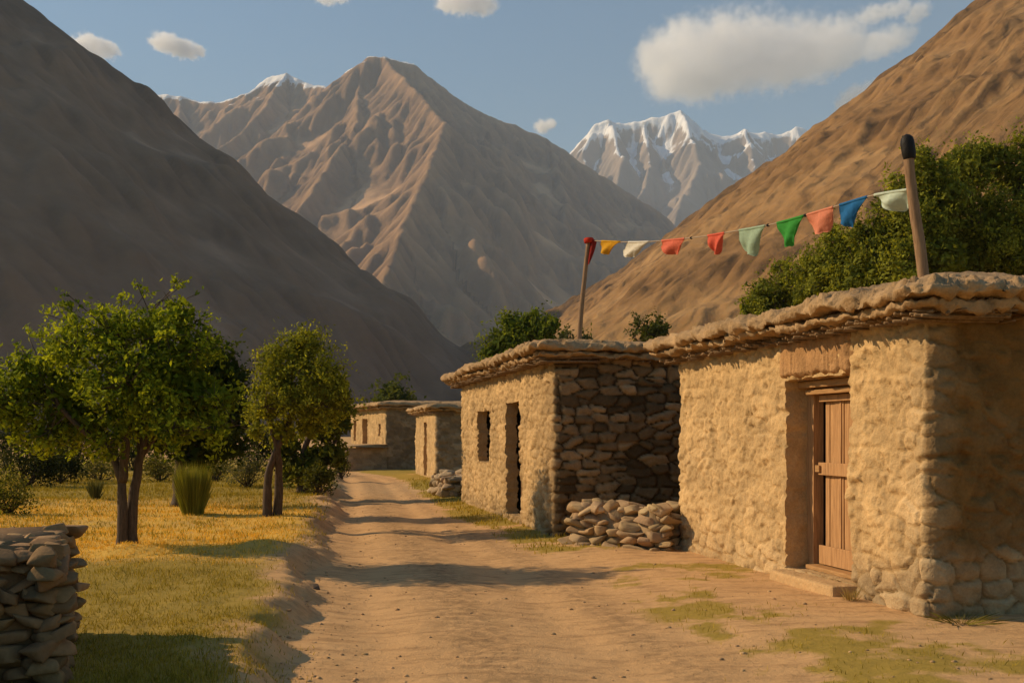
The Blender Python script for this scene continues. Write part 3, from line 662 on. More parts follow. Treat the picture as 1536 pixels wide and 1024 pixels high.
# wooden door set in the recess
fw0 = 0.20
h1.part('door_frame', [(2.18, 2.34, fw0, fw0 + 0.12, 0.19, 2.18), (1.06, 1.17, fw0, fw0 + 0.12, 0.19, 2.18), (1.17, 2.18, fw0 + 0.02, fw0 + 0.12, 2.02, 2.18)], M_WOOD)
h1.part('door_lintel', [(1.06, 2.32, 0.085, fw0 - 0.004, 2.075, 2.145), (1.06, 2.22, 0.125, fw0 - 0.004, 2.005, 2.055)], M_BEAM, None, 0.01)
rs = np.random.RandomState(7)
dw = fw0 + 0.05; pl = []
x = 1.18
while x < 2.03:
    w_ = rs.choice([0.035, 0.05, 0.075, 0.10]); pl.append((x, min(x + w_ - 0.008, 2.06), dw + rs.uniform(0, 0.018) + (0.012 if w_ > 0.07 else 0), dw + 0.07, 0.245, 2.0)); x += w_
dr = h1.part('door', pl, M_WOOD)
for q in ((1.175, 2.12, dw - 0.032, dw - 0.002, 1.17, 1.30), (1.175, 2.11, dw - 0.028, dw - 0.002, 0.246, 0.44), (1.175, 2.11, dw - 0.028, dw - 0.002, 1.93, 1.999)): h1.part('rail', [q], M_WOOD, dr)
h1.part('latch', [(2.06, 2.14, dw - 0.058, dw - 0.034, 1.20, 1.27)], M_BEAM, dr)
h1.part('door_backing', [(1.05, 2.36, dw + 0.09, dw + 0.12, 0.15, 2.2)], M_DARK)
h1.part('threshold', [(1.08, 2.17, 0.10, fw0 + 0.15, 0.19, 0.235)], M_BEAM, None, 0.012)
h1.part('doorstep', [(1.07, 2.30, -0.25, 0.095, -0.15, 0.175)], M_ROOF_STEP, None, 0.03)

# ------------------------------------------------------------------ second house
h2 = House('stone_house', (0.67, 14.9), 12.6, 8.1, 6.0, 2.74, 'second stone house with a dark stone end wall and a window beside its doorway')
pf2 = lambda t, v: 0.82 - 0.3 * sstep(0.5, 0.1, v) - 0.35 * sstep(0.9, 0.2, t)
pg2 = lambda w, v: -0.1 + 0.0 * v
def pgx(w, v): return np.full_like(v, -0.3)
h2.walls(0.024, 0.024, blend_surf(8.1, 40, pf2, pgx, (0.13, 0.078, 0.034), (0.40, 0.275, 0.15), MUD, 0.095, ws=0.30, asp=2.2, gapk=0.14), [(2.14, 3.24, 0.16, 2.14, 0.21), (4.76, 6.02, 1.02, 2.06, 0.21)], 41, gable_du=0.024)
h2.roof((0.36, 0.62, 0.44, 0.3), 0.11, 0.16, 42, step=0.045, lump=0.05, dz=0.075)
h2.roof((0.28, 0.5, 0.34, 0.2), 0.06, 0.0, 44, step=0.05, lump=0.03, name='eave_layer', dz=0.0)
h2.brush((0.34, 0.5, 0.40, 0.2), 240, 60, 43)
h2.part('door_frame', [(3.10, 3.2, 0.19, 0.30, 0.16, 2.12), (2.18, 2.26, 0.19, 0.30, 0.16, 2.12), (2.26, 3.10, 0.19, 0.30, 2.02, 2.12)], M_WOOD)
h2.part('door_lintel', [(2.08, 2.46, 0.06, 0.18, 1.99, 2.05)], M_BEAM, None, 0.01)
h2.part('latch', [(2.10, 2.24, 0.10, 0.18, 1.30, 1.48)], M_BEAM, None, 0.01)
h2.part('doorway_painted_dark', [(2.10, 3.26, 0.32, 0.35, 0.14, 2.16)], M_DARK)
w2 = h2.part('window_frame', [(5.88, 5.98, 0.19, 0.28, 1.03, 2.05), (4.80, 4.88, 0.19, 0.28, 1.03, 2.05), (4.88, 5.88, 0.19, 0.28, 1.03, 1.11), (4.88, 5.88, 0.19, 0.28, 1.95, 2.05)], M_WOOD)
h2.part('window_lintel', [(4.70, 5.16, 0.05, 0.18, 1.93, 2.0)], M_BEAM, None, 0.01)
h2.part('window_painted_dark', [(4.72, 6.06, 0.30, 0.33, 1.0, 2.08)], M_DARK)

# ------------------------------------------------------------------ third and fourth houses, farther along
h3 = House('stone_house', (-2.50, 33.0), 12.3, 5.6, 6.0, 2.36, 'small low stone house past the second house beside the track')
h3.walls(0.05, 0.05, blend_surf(5.6, 60, lambda t, v: 0.85 + 0 * v, pgx, (0.26, 0.17, 0.09), (0.42, 0.30, 0.175), MUD, 0.07, ws=0.36, asp=2.3), [(2.1, 3.0, 0.12, 1.98, 0.4)], 61)
h3.roof((0.35, 0.35, 0.35, 0.3), 0.10, 0.16, 62, step=0.08, lump=0.06, dz=0.07)
h3.roof((0.25, 0.3, 0.25, 0.2), 0.06, 0.0, 64, step=0.08, lump=0.03, name='eave_layer')
h3.brush((0.3, 0.3, 0.3, 0.2), 70, 50, 63)
h3.part('door', [(2.12 + 0.15 * k, 2.26 + 0.15 * k, 0.30, 0.34, 0.13, 1.96) for k in range(6)], M_WOOD)
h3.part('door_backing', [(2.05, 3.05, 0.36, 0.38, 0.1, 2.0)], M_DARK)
h4 = House('stone_house', (-5.36, 42.6), 25.0, 5.4, 7.0, 2.68, 'farthest low stone house with a raised terrace at the end of the track')
h4.walls(0.06, 0.06, blend_surf(5.4, 70, lambda t, v: 0.85 + 0 * v, pgx, (0.26, 0.17, 0.09), (0.42, 0.30, 0.175), MUD, 0.07, ws=0.36, asp=2.3), [(2.7, 3.5, 1.10, 2.3, 0.4), (4.5, 4.95, 1.25, 2.2, 0.35), (0.7, 1.0, 1.5, 2.0, 0.3)], 71)
h4.roof((0.3, 0.35, 0.45, 0.3), 0.13, 0.14, 72, step=0.1, lump=0.06, dz=0.09)
h4.roof((0.2, 0.3, 0.3, 0.2), 0.07, 0.0, 74, step=0.1, lump=0.03, name='eave_layer')
h4.part('door', [(2.72 + 0.16 * k, 2.87 + 0.16 * k, 0.28, 0.32, 1.10, 2.28) for k in range(5)], M_WOOD)
h4.part('shutter', [(4.48, 4.97, 0.26, 0.30, 1.22, 2.22)], M_WOOD)
h4.part('shutter', [(0.68, 1.02, 0.22, 0.26, 1.48, 2.02)], M_WOOD)
# terrace: a low walled block in front of that house
tw = 1.75
Ut, Vt = np.meshgrid(np.concatenate([np.arange(0, 5.0, 0.07), 5.0 + np.arange(0, tw + 0.01, 0.06)]), np.arange(-0.2, 1.04, 0.06), indexing='ij')
hh_, r1_, r2_, _ = stones(Ut, Vt, 75, 0.36, 2.3)
tt_ = np.where(Ut < 5.0, 5.0 - Ut, 0) - np.where(Ut >= 5, 0.05 * hh_, 0); ww_ = np.where(Ut < 5, -tw - 0.05 * hh_, -tw + Ut - 5.0)
tc = rgb((0.36, 0.25, 0.14))[None] * (0.75 + 0.5 * r1_.ravel())[:, None]
ter_f = gridf(Ut.shape[0], Ut.shape[1])[:, ::-1]
mk('terrace_wall', h4.P(tt_, ww_, Vt).reshape(-1, 3), [ter_f], M_WALL, h4.root, None, True, tc)
B = MB(); V, Fc = rock((0, 0, 0), (2.72, 1.0, 0.085), 9, np.random.RandomState(9), 5, 0.15, 0.0); B.add(h4.P(2.45 + V[:, 0], -0.93 + V[:, 1], 1.07 + V[:, 2]), Fc, (0.46, 0.31, 0.165)); B.build('terrace_top', M_ROOF, h4.root)

# ------------------------------------------------------------------ rubble walls
def stone_col(rs, lo=0.75, hi=1.2, base=(0.36, 0.26, 0.165)):
    c = rgb(base) * rs.uniform(lo, hi); c *= 1 + rs.normal(0, 0.02, 3); return np.clip(c, 0.03, 0.8)
def rubble_wall(name, label, path, width, height, size, seed, base=(0.36, 0.26, 0.165), lean=0.05, cap=None):
    """dry stone wall: courses of separate-looking stones on both faces and the top, one mesh"""
    rs = np.random.RandomState(seed); B = MB(); P = np.array(path, float); seg = np.hypot(*np.diff(P, axis=0).T); cum = np.concatenate([[0], np.cumsum(seg)])
    def at(s_):
        s_ = np.clip(s_, 0, cum[-1]); i = min(int(np.searchsorted(cum, s_, 'right')) - 1, len(seg) - 1); d = (P[i + 1] - P[i]) / seg[i]
        return P[i] + d * (s_ - cum[i]), d
    k = 0; z = 0.0
    while z < height:
        hh = rs.uniform(0.75, 1.25) * size[2]; ins = lean * z
        for side_ in (-1, 1):
            s_ = rs.uniform(-0.5, 0.2) * size[0]
            while s_ < cum[-1] + 0.05:
                w_ = rs.uniform(0.6, 1.35) * size[0]; c_, d_ = at(s_ + w_ / 2); nrm_ = np.array([d_[1], -d_[0]]) * side_
                top = height + 0.10 * vn(np.array(c_[0] * 2.0), np.array(c_[1] * 2.0), seed=seed)
                if z + hh * 0.4 < top:
                    p = c_ + nrm_ * (width / 2 - size[1] * 0.5 - ins + rs.normal(0, 0.018)); g0 = float(gz(p[0], p[1], False)) - 0.06
                    V, Fc = rock((0, 0, 0), (w_ * 0.53, size[1] * 0.62 * rs.uniform(0.85, 1.2), hh * 0.57), k + seed * 7, rs)
                    a = math.atan2(d_[1], d_[0]); R_ = np.array([[math.cos(a), -math.sin(a), 0], [math.sin(a), math.cos(a), 0], [0, 0, 1]])
                    B.add(V @ R_.T + np.array([p[0], p[1], g0 + z + hh / 2]), Fc, stone_col(rs, base=base)); k += 1
                s_ += w_ * 0.93
        for s_ in (0.0, cum[-1]):                                                # ends
            c_, d_ = at(s_); sg = -1 if s_ == 0 else 1; nrm_ = np.array([d_[1], -d_[0]]); q = -width / 2 + size[0] * 0.3
            while q < width / 2 - size[0] * 0.2:
                w_ = rs.uniform(0.6, 1.2) * size[0]; p = c_ + nrm_ * (q + w_ / 2) * (1 - ins / width) + d_ * sg * (-size[1] * 0.35 - ins + rs.normal(0, 0.02))
                g0 = float(gz(p[0], p[1], False)) - 0.06
                if z + hh * 0.4 < height:
                    V, Fc = rock((0, 0, 0), (size[1] * 0.62, w_ * 0.53, hh * 0.57), k + seed * 7, rs); a = math.atan2(d_[1], d_[0]); R_ = np.array([[math.cos(a), -math.sin(a), 0], [math.sin(a), math.cos(a), 0], [0, 0, 1]])
                    B.add(V @ R_.T + np.array([p[0], p[1], g0 + z + hh / 2]), Fc, stone_col(rs, base=base)); k += 1
                q += w_ * 0.93
        z += hh * 0.88
    n_ = int(cum[-1] * width / (size[0] * size[1] * 0.42))                       # top filling
    for q in range(n_):
        c_, d_ = at(rs.uniform(0.1, cum[-1] - 0.1)); nrm_ = np.array([d_[1], -d_[0]]); p = c_ + nrm_ * rs.uniform(-0.42, 0.42) * (width - size[1] * 0.6)
        V, Fc = rock((0, 0, 0), np.array([size[0] * 0.5, size[1] * 0.5, size[2] * 0.42]) * rs.uniform(0.5, 1.1), k, rs)
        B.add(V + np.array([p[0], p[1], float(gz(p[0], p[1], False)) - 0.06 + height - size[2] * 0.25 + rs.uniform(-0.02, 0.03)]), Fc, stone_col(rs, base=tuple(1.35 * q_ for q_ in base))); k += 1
    c0 = P.mean(0); g0 = float(gz(c0[0], c0[1], False))
    # earth core between the faces
    for a_, b_ in zip(P[:-1], P[1:]):
        d_ = (b_ - a_) / np.linalg.norm(b_ - a_); nn = np.array([d_[1], -d_[0]]) * (width / 2 - size[1] * 0.62); a2 = a_ + d_ * size[1] * 0.5; b2 = b_ - d_ * size[1] * 0.5
        cs = [a2 - nn, b2 - nn, b2 + nn, a2 + nn]; V = np.array([[*q, g0 + zz] for zz in (-0.2, height - size[2] * 0.45) for q in cs])
        B.add(V, [np.array([[0, 3, 2, 1], [4, 5, 6, 7], [0, 1, 5, 4], [1, 2, 6, 5], [2, 3, 7, 6], [3, 0, 4, 7]])], rgb(base) * 0.8)
    if cap:                                                    # trodden earth packed over the top
        for a_, b_ in zip(P[:-1], P[1:]):
            L_ = np.linalg.norm(b_ - a_); d_ = (b_ - a_) / L_; nn = np.array([d_[1], -d_[0]]); q, r_ = np.meshgrid(np.arange(-0.2, L_ - 0.1, 0.03), np.arange(-width / 2 + 0.13, width / 2 - 0.12, 0.03), indexing='ij')
            x_ = a_[0] + d_[0] * q + nn[0] * r_; y_ = a_[1] + d_[1] * q + nn[1] * r_; e_ = np.minimum(np.minimum(r_ + width / 2 - 0.13, width / 2 - 0.12 - r_), L_ - 0.1 - q) + 0.05 * fbm(x_ * 5, y_ * 5, None, 3, seed + 50)
            z_ = g0 - 0.06 + height + 0.012 + 0.035 * fbm(x_ * 3.5, y_ * 3.5, None, 4, seed + 51, 0.6) - 0.10 * np.clip(1 - e_ / 0.12, 0, 1.5) ** 2
            B.add(np.stack([x_, y_, z_], -1).reshape(-1, 3), [gridf(*q.shape)], rgb(cap)[None] * (1 + 0.2 * fbm(x_ * 6, y_ * 6, None, 3, seed + 52)).reshape(-1, 1))
    o = B.build(name, M_ROCK, None, (c0[0], c0[1], g0))
    return tag(o, label, 'wall')
rubble_wall('dry_stone_wall', 'thick dry stone wall end in the left foreground', [(-3.6, 2.2), (-3.82, 5.90), (-2.83, 6.30)], 1.62, 0.80, (0.17, 0.15, 0.09), 2, (0.27, 0.165, 0.08), cap=(0.44, 0.295, 0.16))  # near leg lies out of view, added to shade the left-front ground
rubble_wall('rubble_wall', 'low tumbled rubble wall between the two nearest houses', [(2.20, 13.25), (1.75, 13.6), (1.02, 14.2)], 0.80, 0.55, (0.30, 0.24, 0.125), 5, (0.40, 0.27, 0.145), 0.2)
rubble_wall('rubble_heap', 'small rubble heap against the far corner of the second house', [(-1.25, 24.3), (-1.75, 26.5)], 0.9, 0.55, (0.35, 0.28, 0.2), 8, (0.40, 0.29, 0.175), 0.2)

# ------------------------------------------------------------------ trees and shrubs
def leaves_mesh(B, P, Nn, size, rs, c0, c1, bright=None, aspect=0.5):
    n = len(P)
    d = rs.normal(size=(n, 3)); d[:, 2] -= 0.25; d /= np.linalg.norm(d, axis=1)[:, None]
    s_ = np.cross(d, Nn + rs.normal(0, 0.55, (n, 3))); s_ /= np.linalg.norm(s_, axis=1)[:, None] + 1e-9
    nn = np.cross(s_, d)
    L = size * rs.uniform(0.65, 1.35, n)[:, None]; w_ = L * aspect
    V = np.stack([P - d * L * 0.5, P + s_ * w_ * 0.5 - nn * L * 0.06, P + d * L * 0.5, P - s_ * w_ * 0.5 - nn * L * 0.06], 1).reshape(-1, 3)
    q = rs.beta(2, 2, n)[:, None] if bright is None else np.clip(bright[:, None] + rs.normal(0, 0.18, (n, 1)), 0, 1)
    c = rgb(c0) * (1 - q) + rgb(c1) * q
    c = c * (1 + rs.normal(0, 0.10, (n, 1)))
    B.add(V, [np.arange(4 * n).reshape(-1, 4)], np.repeat(np.clip(c, 0.004, 0.6), 4, 0))

def tree(name, label, Y, limbs, clumps, n_leaf, size, c0, c1, seed, cat='tree', group=None, spray=0.22, depth=0.9, twigs=True, base_px=None, yell=(0.22, 0.17, 0.02), leaf_part='crown', aspect=0.5, upsprays=0):
    """limbs: list of ([(px,py,dY)...], r0, r1); clumps: (px,py,r_px[,dY]) turned into real positions at depth Y"""
    rs = np.random.RandomState(seed); mpp = Y / F
    b0 = W(limbs[0][0][0][0], limbs[0][0][0][1], Y); b0[2] = float(gz(b0[0], b0[1], False)) - 0.02
    root = empty(name, b0, label, cat, group)
    T = MB(); ends = []
    for pts, r0, r1 in limbs:
        P = np.array([W(p[0], p[1], Y + (p[2] if len(p) > 2 else 0)) for p in pts]); P[0, 2] -= 0.12 if pts is limbs[0][0] or abs(P[0, 2] - b0[2]) < 0.25 else 0
        R = np.linspace(r0, r1, len(P)); R[0] *= 1.0
        Q, RR = smooth_path(P, R, 6 * len(P))
        Q[:, :2] += 0.25 * RR.mean() * np.stack([fbm(Q[:, 2] * 3, Q[:, 2] * 0 + seed, None, 3, seed), fbm(Q[:, 2] * 3, Q[:, 2] * 0 + seed + 4, None, 3, seed + 1)], -1)
        if abs(Q[0, 2] - b0[2]) < 0.4: RR = RR * (1 + 0.55 * np.exp(-(Q[:, 2] - Q[0, 2]) / 0.12))
        T.add(*tube(Q, RR, 10, 0.22, seed)); ends.append(Q[len(Q) // 3:])
    E = np.concatenate(ends)
    LP, LN, LB = [], [], []
    vol = np.array([c_[2] ** 2.2 for c_ in clumps]); vol /= vol.sum(); top = min(c_[1] - c_[2] for c_ in clumps); bot = max(c_[1] + c_[2] for c_ in clumps)
    for c_, f_ in zip(clumps, vol):
        r = c_[2] * mpp; dy = c_[3] if len(c_) > 3 else rs.uniform(-depth, depth) * 0.6
        ctr = W(c_[0], c_[1], Y + dy)
        if twigs:
            j = np.argmin(np.linalg.norm(E - ctr, axis=1)); mid = (E[j] + ctr) / 2 + rs.normal(0, 0.08 * r, 3) + np.array([0, 0, 0.1 * r])
            q, rr = smooth_path([E[j], mid, ctr], [0.018 * max(r, 0.25) / 0.5, 0.012 * max(r, 0.25) / 0.5, 0.006], 8); T.add(*tube(q, rr, 5))
        n = max(12, int(n_leaf * f_)); per = 16; ns = max(2, n // per)
        u_ = rs.normal(size=(ns, 3)); u_ /= np.linalg.norm(u_, axis=1)[:, None]
        rad = rs.uniform(0.25, 1.0, ns) ** 0.55
        sc_ = ctr + u_ * (rad * r)[:, None] * np.array([1, min(1.0, depth), 0.92])
        dr_ = u_ * 0.7 + rs.normal(0, 0.5, (ns, 3)) + np.array([0, 0, 0.45]); dr_ /= np.linalg.norm(dr_, axis=1)[:, None]
        ln = spray * rs.uniform(0.5, 1.4, ns) * (0.6 + 0.4 * min(1, r / 0.5))
        tt = rs.uniform(-0.5, 1, (ns, per)); off = rs.normal(0, 0.22, (ns, per, 3)) * ln[:, None, None]
        p = sc_[:, None] + dr_[:, None] * (tt * ln[:, None])[..., None] + off
        p = p.reshape(-1, 3); fs = 1.0 / (0.16 * max(0.6, min(2.2, 110 * mpp)))
        rel = np.linalg.norm(p - ctr, axis=1) / r; kp = fbm(p[:, 0] * fs * 0.5, p[:, 1] * fs * 0.5, p[:, 2] * fs * 0.5, 2, seed + 70) > (-0.55 + 0.55 * np.clip(rel, 0, 1))
        p = p[kp]; u_r = np.repeat(u_ + np.array([0, 0, 0.8]), per, 0)[kp]; b_r = np.repeat(rs.beta(1.6, 1.9, ns), per)[kp]
        LP.append(p); LN.append(u_r); LB.append(b_r); pass
        if twigs and r > 0.2:
            for k in rs.choice(ns, min(ns, 9), replace=False):
                T.add(*tube([ctr, (ctr + sc_[k]) / 2 + rs.normal(0, 0.05 * r, 3), sc_[k] + dr_[k] * ln[k] * 0.6], [0.008, 0.006, 0.003], 4))
    T.build('trunk', M_BARK, root)
    LP = np.concatenate(LP); LN = np.concatenate(LN); LB = np.concatenate(LB)
    B = MB(); leaves_mesh(B, LP, LN, size, rs, c0, c1, LB, aspect)
    for c_, f_ in zip(clumps, vol):                            # broad filler leaves added deep inside, coloured darker as inner shade
        if c_[2] * mpp < 0.22: continue
        n = int(n_leaf * f_ * 0.22); u_ = rs.normal(size=(n, 3)); u_ /= np.linalg.norm(u_, axis=1)[:, None]
        dy = c_[3] if len(c_) > 3 else 0.0
        p = W(c_[0], c_[1], Y + dy) + u_ * (rs.rand(n) ** 0.4 * c_[2] * mpp * 0.75)[:, None] * np.array([1, min(1.6, depth + 0.3), 0.9])
        leaves_mesh(B, p, u_ + np.array([0, 0, 0.5]), size * 1.8, rs, c0, tuple(0.5 * a + 0.5 * b for a, b in zip(c0, c1)), None, aspect)
    B.build(leaf_part, M_LEAF, root, smooth=False)
    return root
GA, GB = (0.045, 0.08, 0.006), (0.40, 0.44, 0.024)
tree('apricot_tree', 'leafy green tree with a forked trunk beside the dry grass, nearest on the left', 12.4,
     [([(184, 815), (184, 760), (180, 712), (164, 676), (124, 645, -0.2), (92, 612, -0.3)], 0.066, 0.026),
      ([(198, 815, 0.1), (199, 760, 0.1), (208, 700, 0.1), (216, 662, 0.1), (224, 600, 0.2), (240, 530, 0.2)], 0.072, 0.026),
      ([(184, 722), (190, 660, -0.1), (190, 590, -0.2), (178, 510, -0.2)], 0.06, 0.02),
      ([(212, 682, 0.1), (250, 630, 0.4), (290, 580, 0.5)], 0.05, 0.02),
      ([(212, 672, 0.1), (208, 600, 0.5), (215, 520, 0.6), (225, 470, 0.6)], 0.05, 0.015)],
     [(52, 565, 50), (18, 612, 44), (108, 520, 46), (98, 592, 56), (170, 505, 48), (185, 570, 70), (245, 500, 50), (270, 468, 30), (255, 555, 66), (292, 590, 54), (305, 520, 32), (262, 640, 42), (200, 625, 50), (135, 635, 42), (75, 645, 36), (-15, 560, 30),
      (98, 462, 13), (102, 488, 17), (66, 470, 9), (70, 500, 15), (150, 470, 15), (146, 498, 20), (182, 450, 11), (186, 478, 18), (216, 442, 15), (214, 470, 20), (240, 452, 14), (268, 432, 14), (276, 452, 18), (293, 442, 8), (300, 478, 13), (30, 520, 14), (325, 500, 12), (44, 508, 10), (-20, 600, 36), (320, 640, 36), (160, 668, 28), (112, 672, 26), (62, 668, 20), (250, 676, 24), (28, 660, 18), (330, 600, 38), (205, 425, 6), (272, 418, 6), (100, 440, 6)],
     30000, 0.066, GA, GB, 1, spray=0.22, depth=1.0)
tree('broad_tree', 'dense dark tree standing behind the forked tree', 19.5,
     [([(268, 752), (270, 700), (285, 640), (305, 580)], 0.12, 0.05), ([(272, 700), (310, 640), (340, 600)], 0.07, 0.03)],
     [(318, 550, 46), (336, 600, 44), (300, 640, 48), (352, 560, 22), (325, 668, 36), (275, 610, 50), (262, 660, 36), (345, 640, 28), (300, 520, 30), (358, 610, 14), (230, 640, 40), (290, 680, 34), (350, 670, 24), (310, 590, 50)],
     14000, 0.11, (0.018, 0.035, 0.005), (0.07, 0.085, 0.010), 2, spray=0.3)
tree('poplar_tree', 'olive green tree with twin dark trunks at the edge of the track', 16.5,
     [([(402, 775), (401, 730), (407, 695), (424, 655), (446, 600), (455, 540)], 0.075, 0.03), ([(416, 775, 0.1), (418, 715, 0.1), (416, 672), (402, 620), (392, 580)], 0.075, 0.025),
      ([(420, 665, 0.1), (436, 620, 0.2), (470, 570, 0.2)], 0.03, 0.012)],
     [(448, 530, 36), (416, 560, 38), (480, 560, 40), (398, 610, 34), (440, 600, 44), (490, 610, 36), (465, 508, 22), (452, 500, 12), (508, 585, 20), (384, 645, 20), (425, 645, 26), (396, 535, 18), (386, 580, 18), (465, 640, 26), (412, 522, 14), (520, 600, 10)],
     15000, 0.062, (0.07, 0.085, 0.009), (0.40, 0.40, 0.035), 3, spray=0.24, depth=0.9)
tree('willow_tree', 'bushy green tree leaning over the track just behind the twin trunked tree', 24.0,
     [([(455, 736), (453, 700), (462, 660), (485, 610)], 0.13, 0.04), ([(456, 712), (480, 690), (505, 660)], 0.06, 0.03)],
     [(490, 640, 34), (510, 612, 22), (470, 690, 30), (498, 682, 26), (440, 700, 26), (516, 640, 16), (505, 580, 24), (480, 600, 28), (488, 712, 18), (430, 670, 26)],
     7000, 0.12, (0.045, 0.062, 0.01), (0.26, 0.25, 0.025), 4, spray=0.34)
FAR_G = ((0.045, 0.065, 0.014), (0.12, 0.135, 0.024))
tree('round_tree', 'round dark tree rising behind the farthest house', 62,
     [([(588, 690), (588, 620), (588, 590)], 0.2, 0.1)], [(588, 592, 26), (572, 602, 18), (606, 602, 18), (588, 620, 24), (560, 620, 14), (616, 616, 12)], 2600, 0.30, *FAR_G, 5, spray=0.8)
tree('round_tree', 'rounded green tree behind the roof of the second house', 40,
     [([(784, 712), (784, 600), (786, 530)], 0.2, 0.09)], [(785, 500, 36), (755, 512, 30), (812, 500, 28), (735, 530, 20), (825, 485, 18), (800, 478, 18), (770, 486, 22), (760, 545, 34), (805, 540, 30)],
     7500, 0.17, (0.055, 0.085, 0.01), (0.24, 0.27, 0.025), 6, spray=0.55)
tree('small_tree', 'sparse small bush tree poking up between the first two roofs', 27,
     [([(975, 735), (975, 600), (975, 520)], 0.08, 0.04), ([(975, 540), (992, 490)], 0.03, 0.01)], [(972, 500, 20), (992, 490, 16), (958, 490, 12), (985, 512, 20), (1000, 505, 10), (955, 510, 12), (990, 474, 9)],
     1300, 0.11, (0.04, 0.055, 0.014), (0.13, 0.135, 0.035), 7, spray=0.3)
tree('small_tree', 'hazy shrub at the foot of the pole on the second roof', 75,
     [([(850, 690), (852, 600), (856, 530)], 0.12, 0.05)], [(872, 512, 18), (845, 505, 12), (890, 516, 14), (860, 530, 20)], 900, 0.3, (0.05, 0.06, 0.02), (0.11, 0.11, 0.035), 8, spray=0.7)
BIG = ((0.065, 0.085, 0.012), (0.38, 0.38, 0.045))
for k, (lab, Y, bx, cl, nl) in enumerate([
    ('lowest leafy tree at the left end of the grove behind the near roof', 33, 1165, [(1150, 440, 34), (1128, 462, 24), (1188, 430, 36), (1170, 400, 18), (1205, 455, 40), (1115, 478, 14), (1160, 475, 34)], 7000),
    ('leafy grove tree under the blue flag behind the near roof', 31, 1240, [(1240, 400, 44), (1262, 365, 26), (1222, 430, 40), (1270, 420, 46), (1245, 345, 14), (1205, 400, 22), (1280, 385, 30)], 8500),
    ('leafy grove tree directly left of the tall leaning pole', 29, 1310, [(1306, 352, 40), (1330, 400, 52), (1295, 415, 50), (1335, 330, 26), (1285, 350, 20), (1320, 310, 16), (1345, 360, 40)], 9500),
    ('tall dark grove tree directly behind the leaning pole', 28, 1390, [(1388, 268, 44), (1372, 330, 52), (1400, 390, 56), (1352, 285, 22), (1415, 300, 44), (1345, 262, 10), (1380, 235, 20), (1360, 400, 40)], 11500),
    ('tall grove tree right of the leaning pole', 29, 1462, [(1455, 258, 44), (1470, 335, 62), (1440, 395, 54), (1480, 235, 30), (1430, 240, 24), (1490, 380, 50), (1460, 225, 14)], 11500),
    ('tall grove tree at the right edge of the photo behind the near roof', 29, 1540, [(1528, 255, 46), (1545, 330, 66), (1515, 390, 56), (1500, 235, 26), (1560, 240, 40), (1580, 300, 60), (1570, 400, 50), (1530, 215, 18)], 12500)]):
    tree('grove_tree', lab, Y, [([(bx, 735), (bx, 600), (bx + 4, 480), (cl[0][0], cl[0][1])], 0.16, 0.04), ([(bx, 560), (cl[1][0], cl[1][1] + 40), (cl[1][0], cl[1][1])], 0.09, 0.03), ([(bx, 580), (cl[2][0], cl[2][1])], 0.09, 0.03)], cl, int(nl * 1.5), 0.115, *BIG, 20 + k, group='trees behind the near house', spray=0.42, depth=1.6)

def bush(label, px, py, Y, rx, rz, n, size, c0, c1, seed, cat='bush', group='bushes behind the meadow', name='bush'):
    rs = np.random.RandomState(seed); b0 = W(px, py, Y); b0[2] = float(gz(b0[0], b0[1], False)); root = empty(name, b0, label, cat, group); T = MB()
    LP, LN, LB = [], [], []
    for k in range(16):
        a = rs.uniform(0, 6.28); q = rs.uniform(0.1, 0.95); tip = b0 + np.array([math.cos(a) * rx * q, math.sin(a) * rx * q * 0.8, rz * rs.uniform(0.45, 1.0) * (1.1 - 0.5 * q)])
        T.add(*tube([b0 + rs.normal(0, 0.03, 3), b0 * 0.5 + tip * 0.5 + rs.normal(0, 0.05, 3), tip], [0.02, 0.012, 0.005], 5))
        m_ = n // 16; p = tip + rs.normal(0, 1, (m_, 3)) * np.array([rx, rx, rz]) * 0.2
        p[:, 2] = np.maximum(p[:, 2], b0[2] + 0.03); LP.append(p); LN.append(np.tile([0, 0, 1.0], (m_, 1)) + (p - b0) * 0.5); LB.append(np.full(m_, rs.beta(2, 2)))
    T.build('stem', M_BARK, root); B = MB(); leaves_mesh(B, np.concatenate(LP), np.concatenate(LN), size, rs, c0, c1, np.concatenate(LB)); B.build('foliage', M_LEAF, root, smooth=False)
    return root
DG = ((0.018, 0.026, 0.006), (0.055, 0.060, 0.012)); YG = ((0.07, 0.075, 0.015), (0.19, 0.165, 0.035))
bush('large dark bush at the left edge behind the dry stone wall', 40, 722, 26, 0.85, 1.05, 3500, 0.09, *DG, 50)
bush('dark bush right of the large one at the left edge', 92, 718, 28, 0.55, 0.8, 2200, 0.09, *DG, 51)
bush('low bush at the far side of the meadow left of the forked trunk', 150, 712, 30, 0.8, 0.55, 1500, 0.08, *YG, 52)
bush('low yellowish bush just right of the forked trunk at the back of the meadow', 240, 712, 29, 0.7, 0.7, 1700, 0.08, *YG, 53)
bush('low bush behind the tall grass clump', 325, 712, 29, 0.8, 0.7, 1700, 0.08, *YG, 54)
bush('grey green bush left of the twin dark trunks', 372, 722, 25, 0.55, 0.75, 1300, 0.07, (0.07, 0.075, 0.03), (0.16, 0.15, 0.06), 55)
bush('leafy bush at the foot of the tree leaning over the track', 478, 735, 23, 0.42, 0.6, 1500, 0.08, (0.05, 0.06, 0.012), (0.15, 0.145, 0.025), 56)
bush('pale bush in front of the terrace of the farthest house', 512, 716, 33, 0.35, 0.75, 900, 0.10, (0.06, 0.07, 0.02), (0.15, 0.145, 0.04), 57)
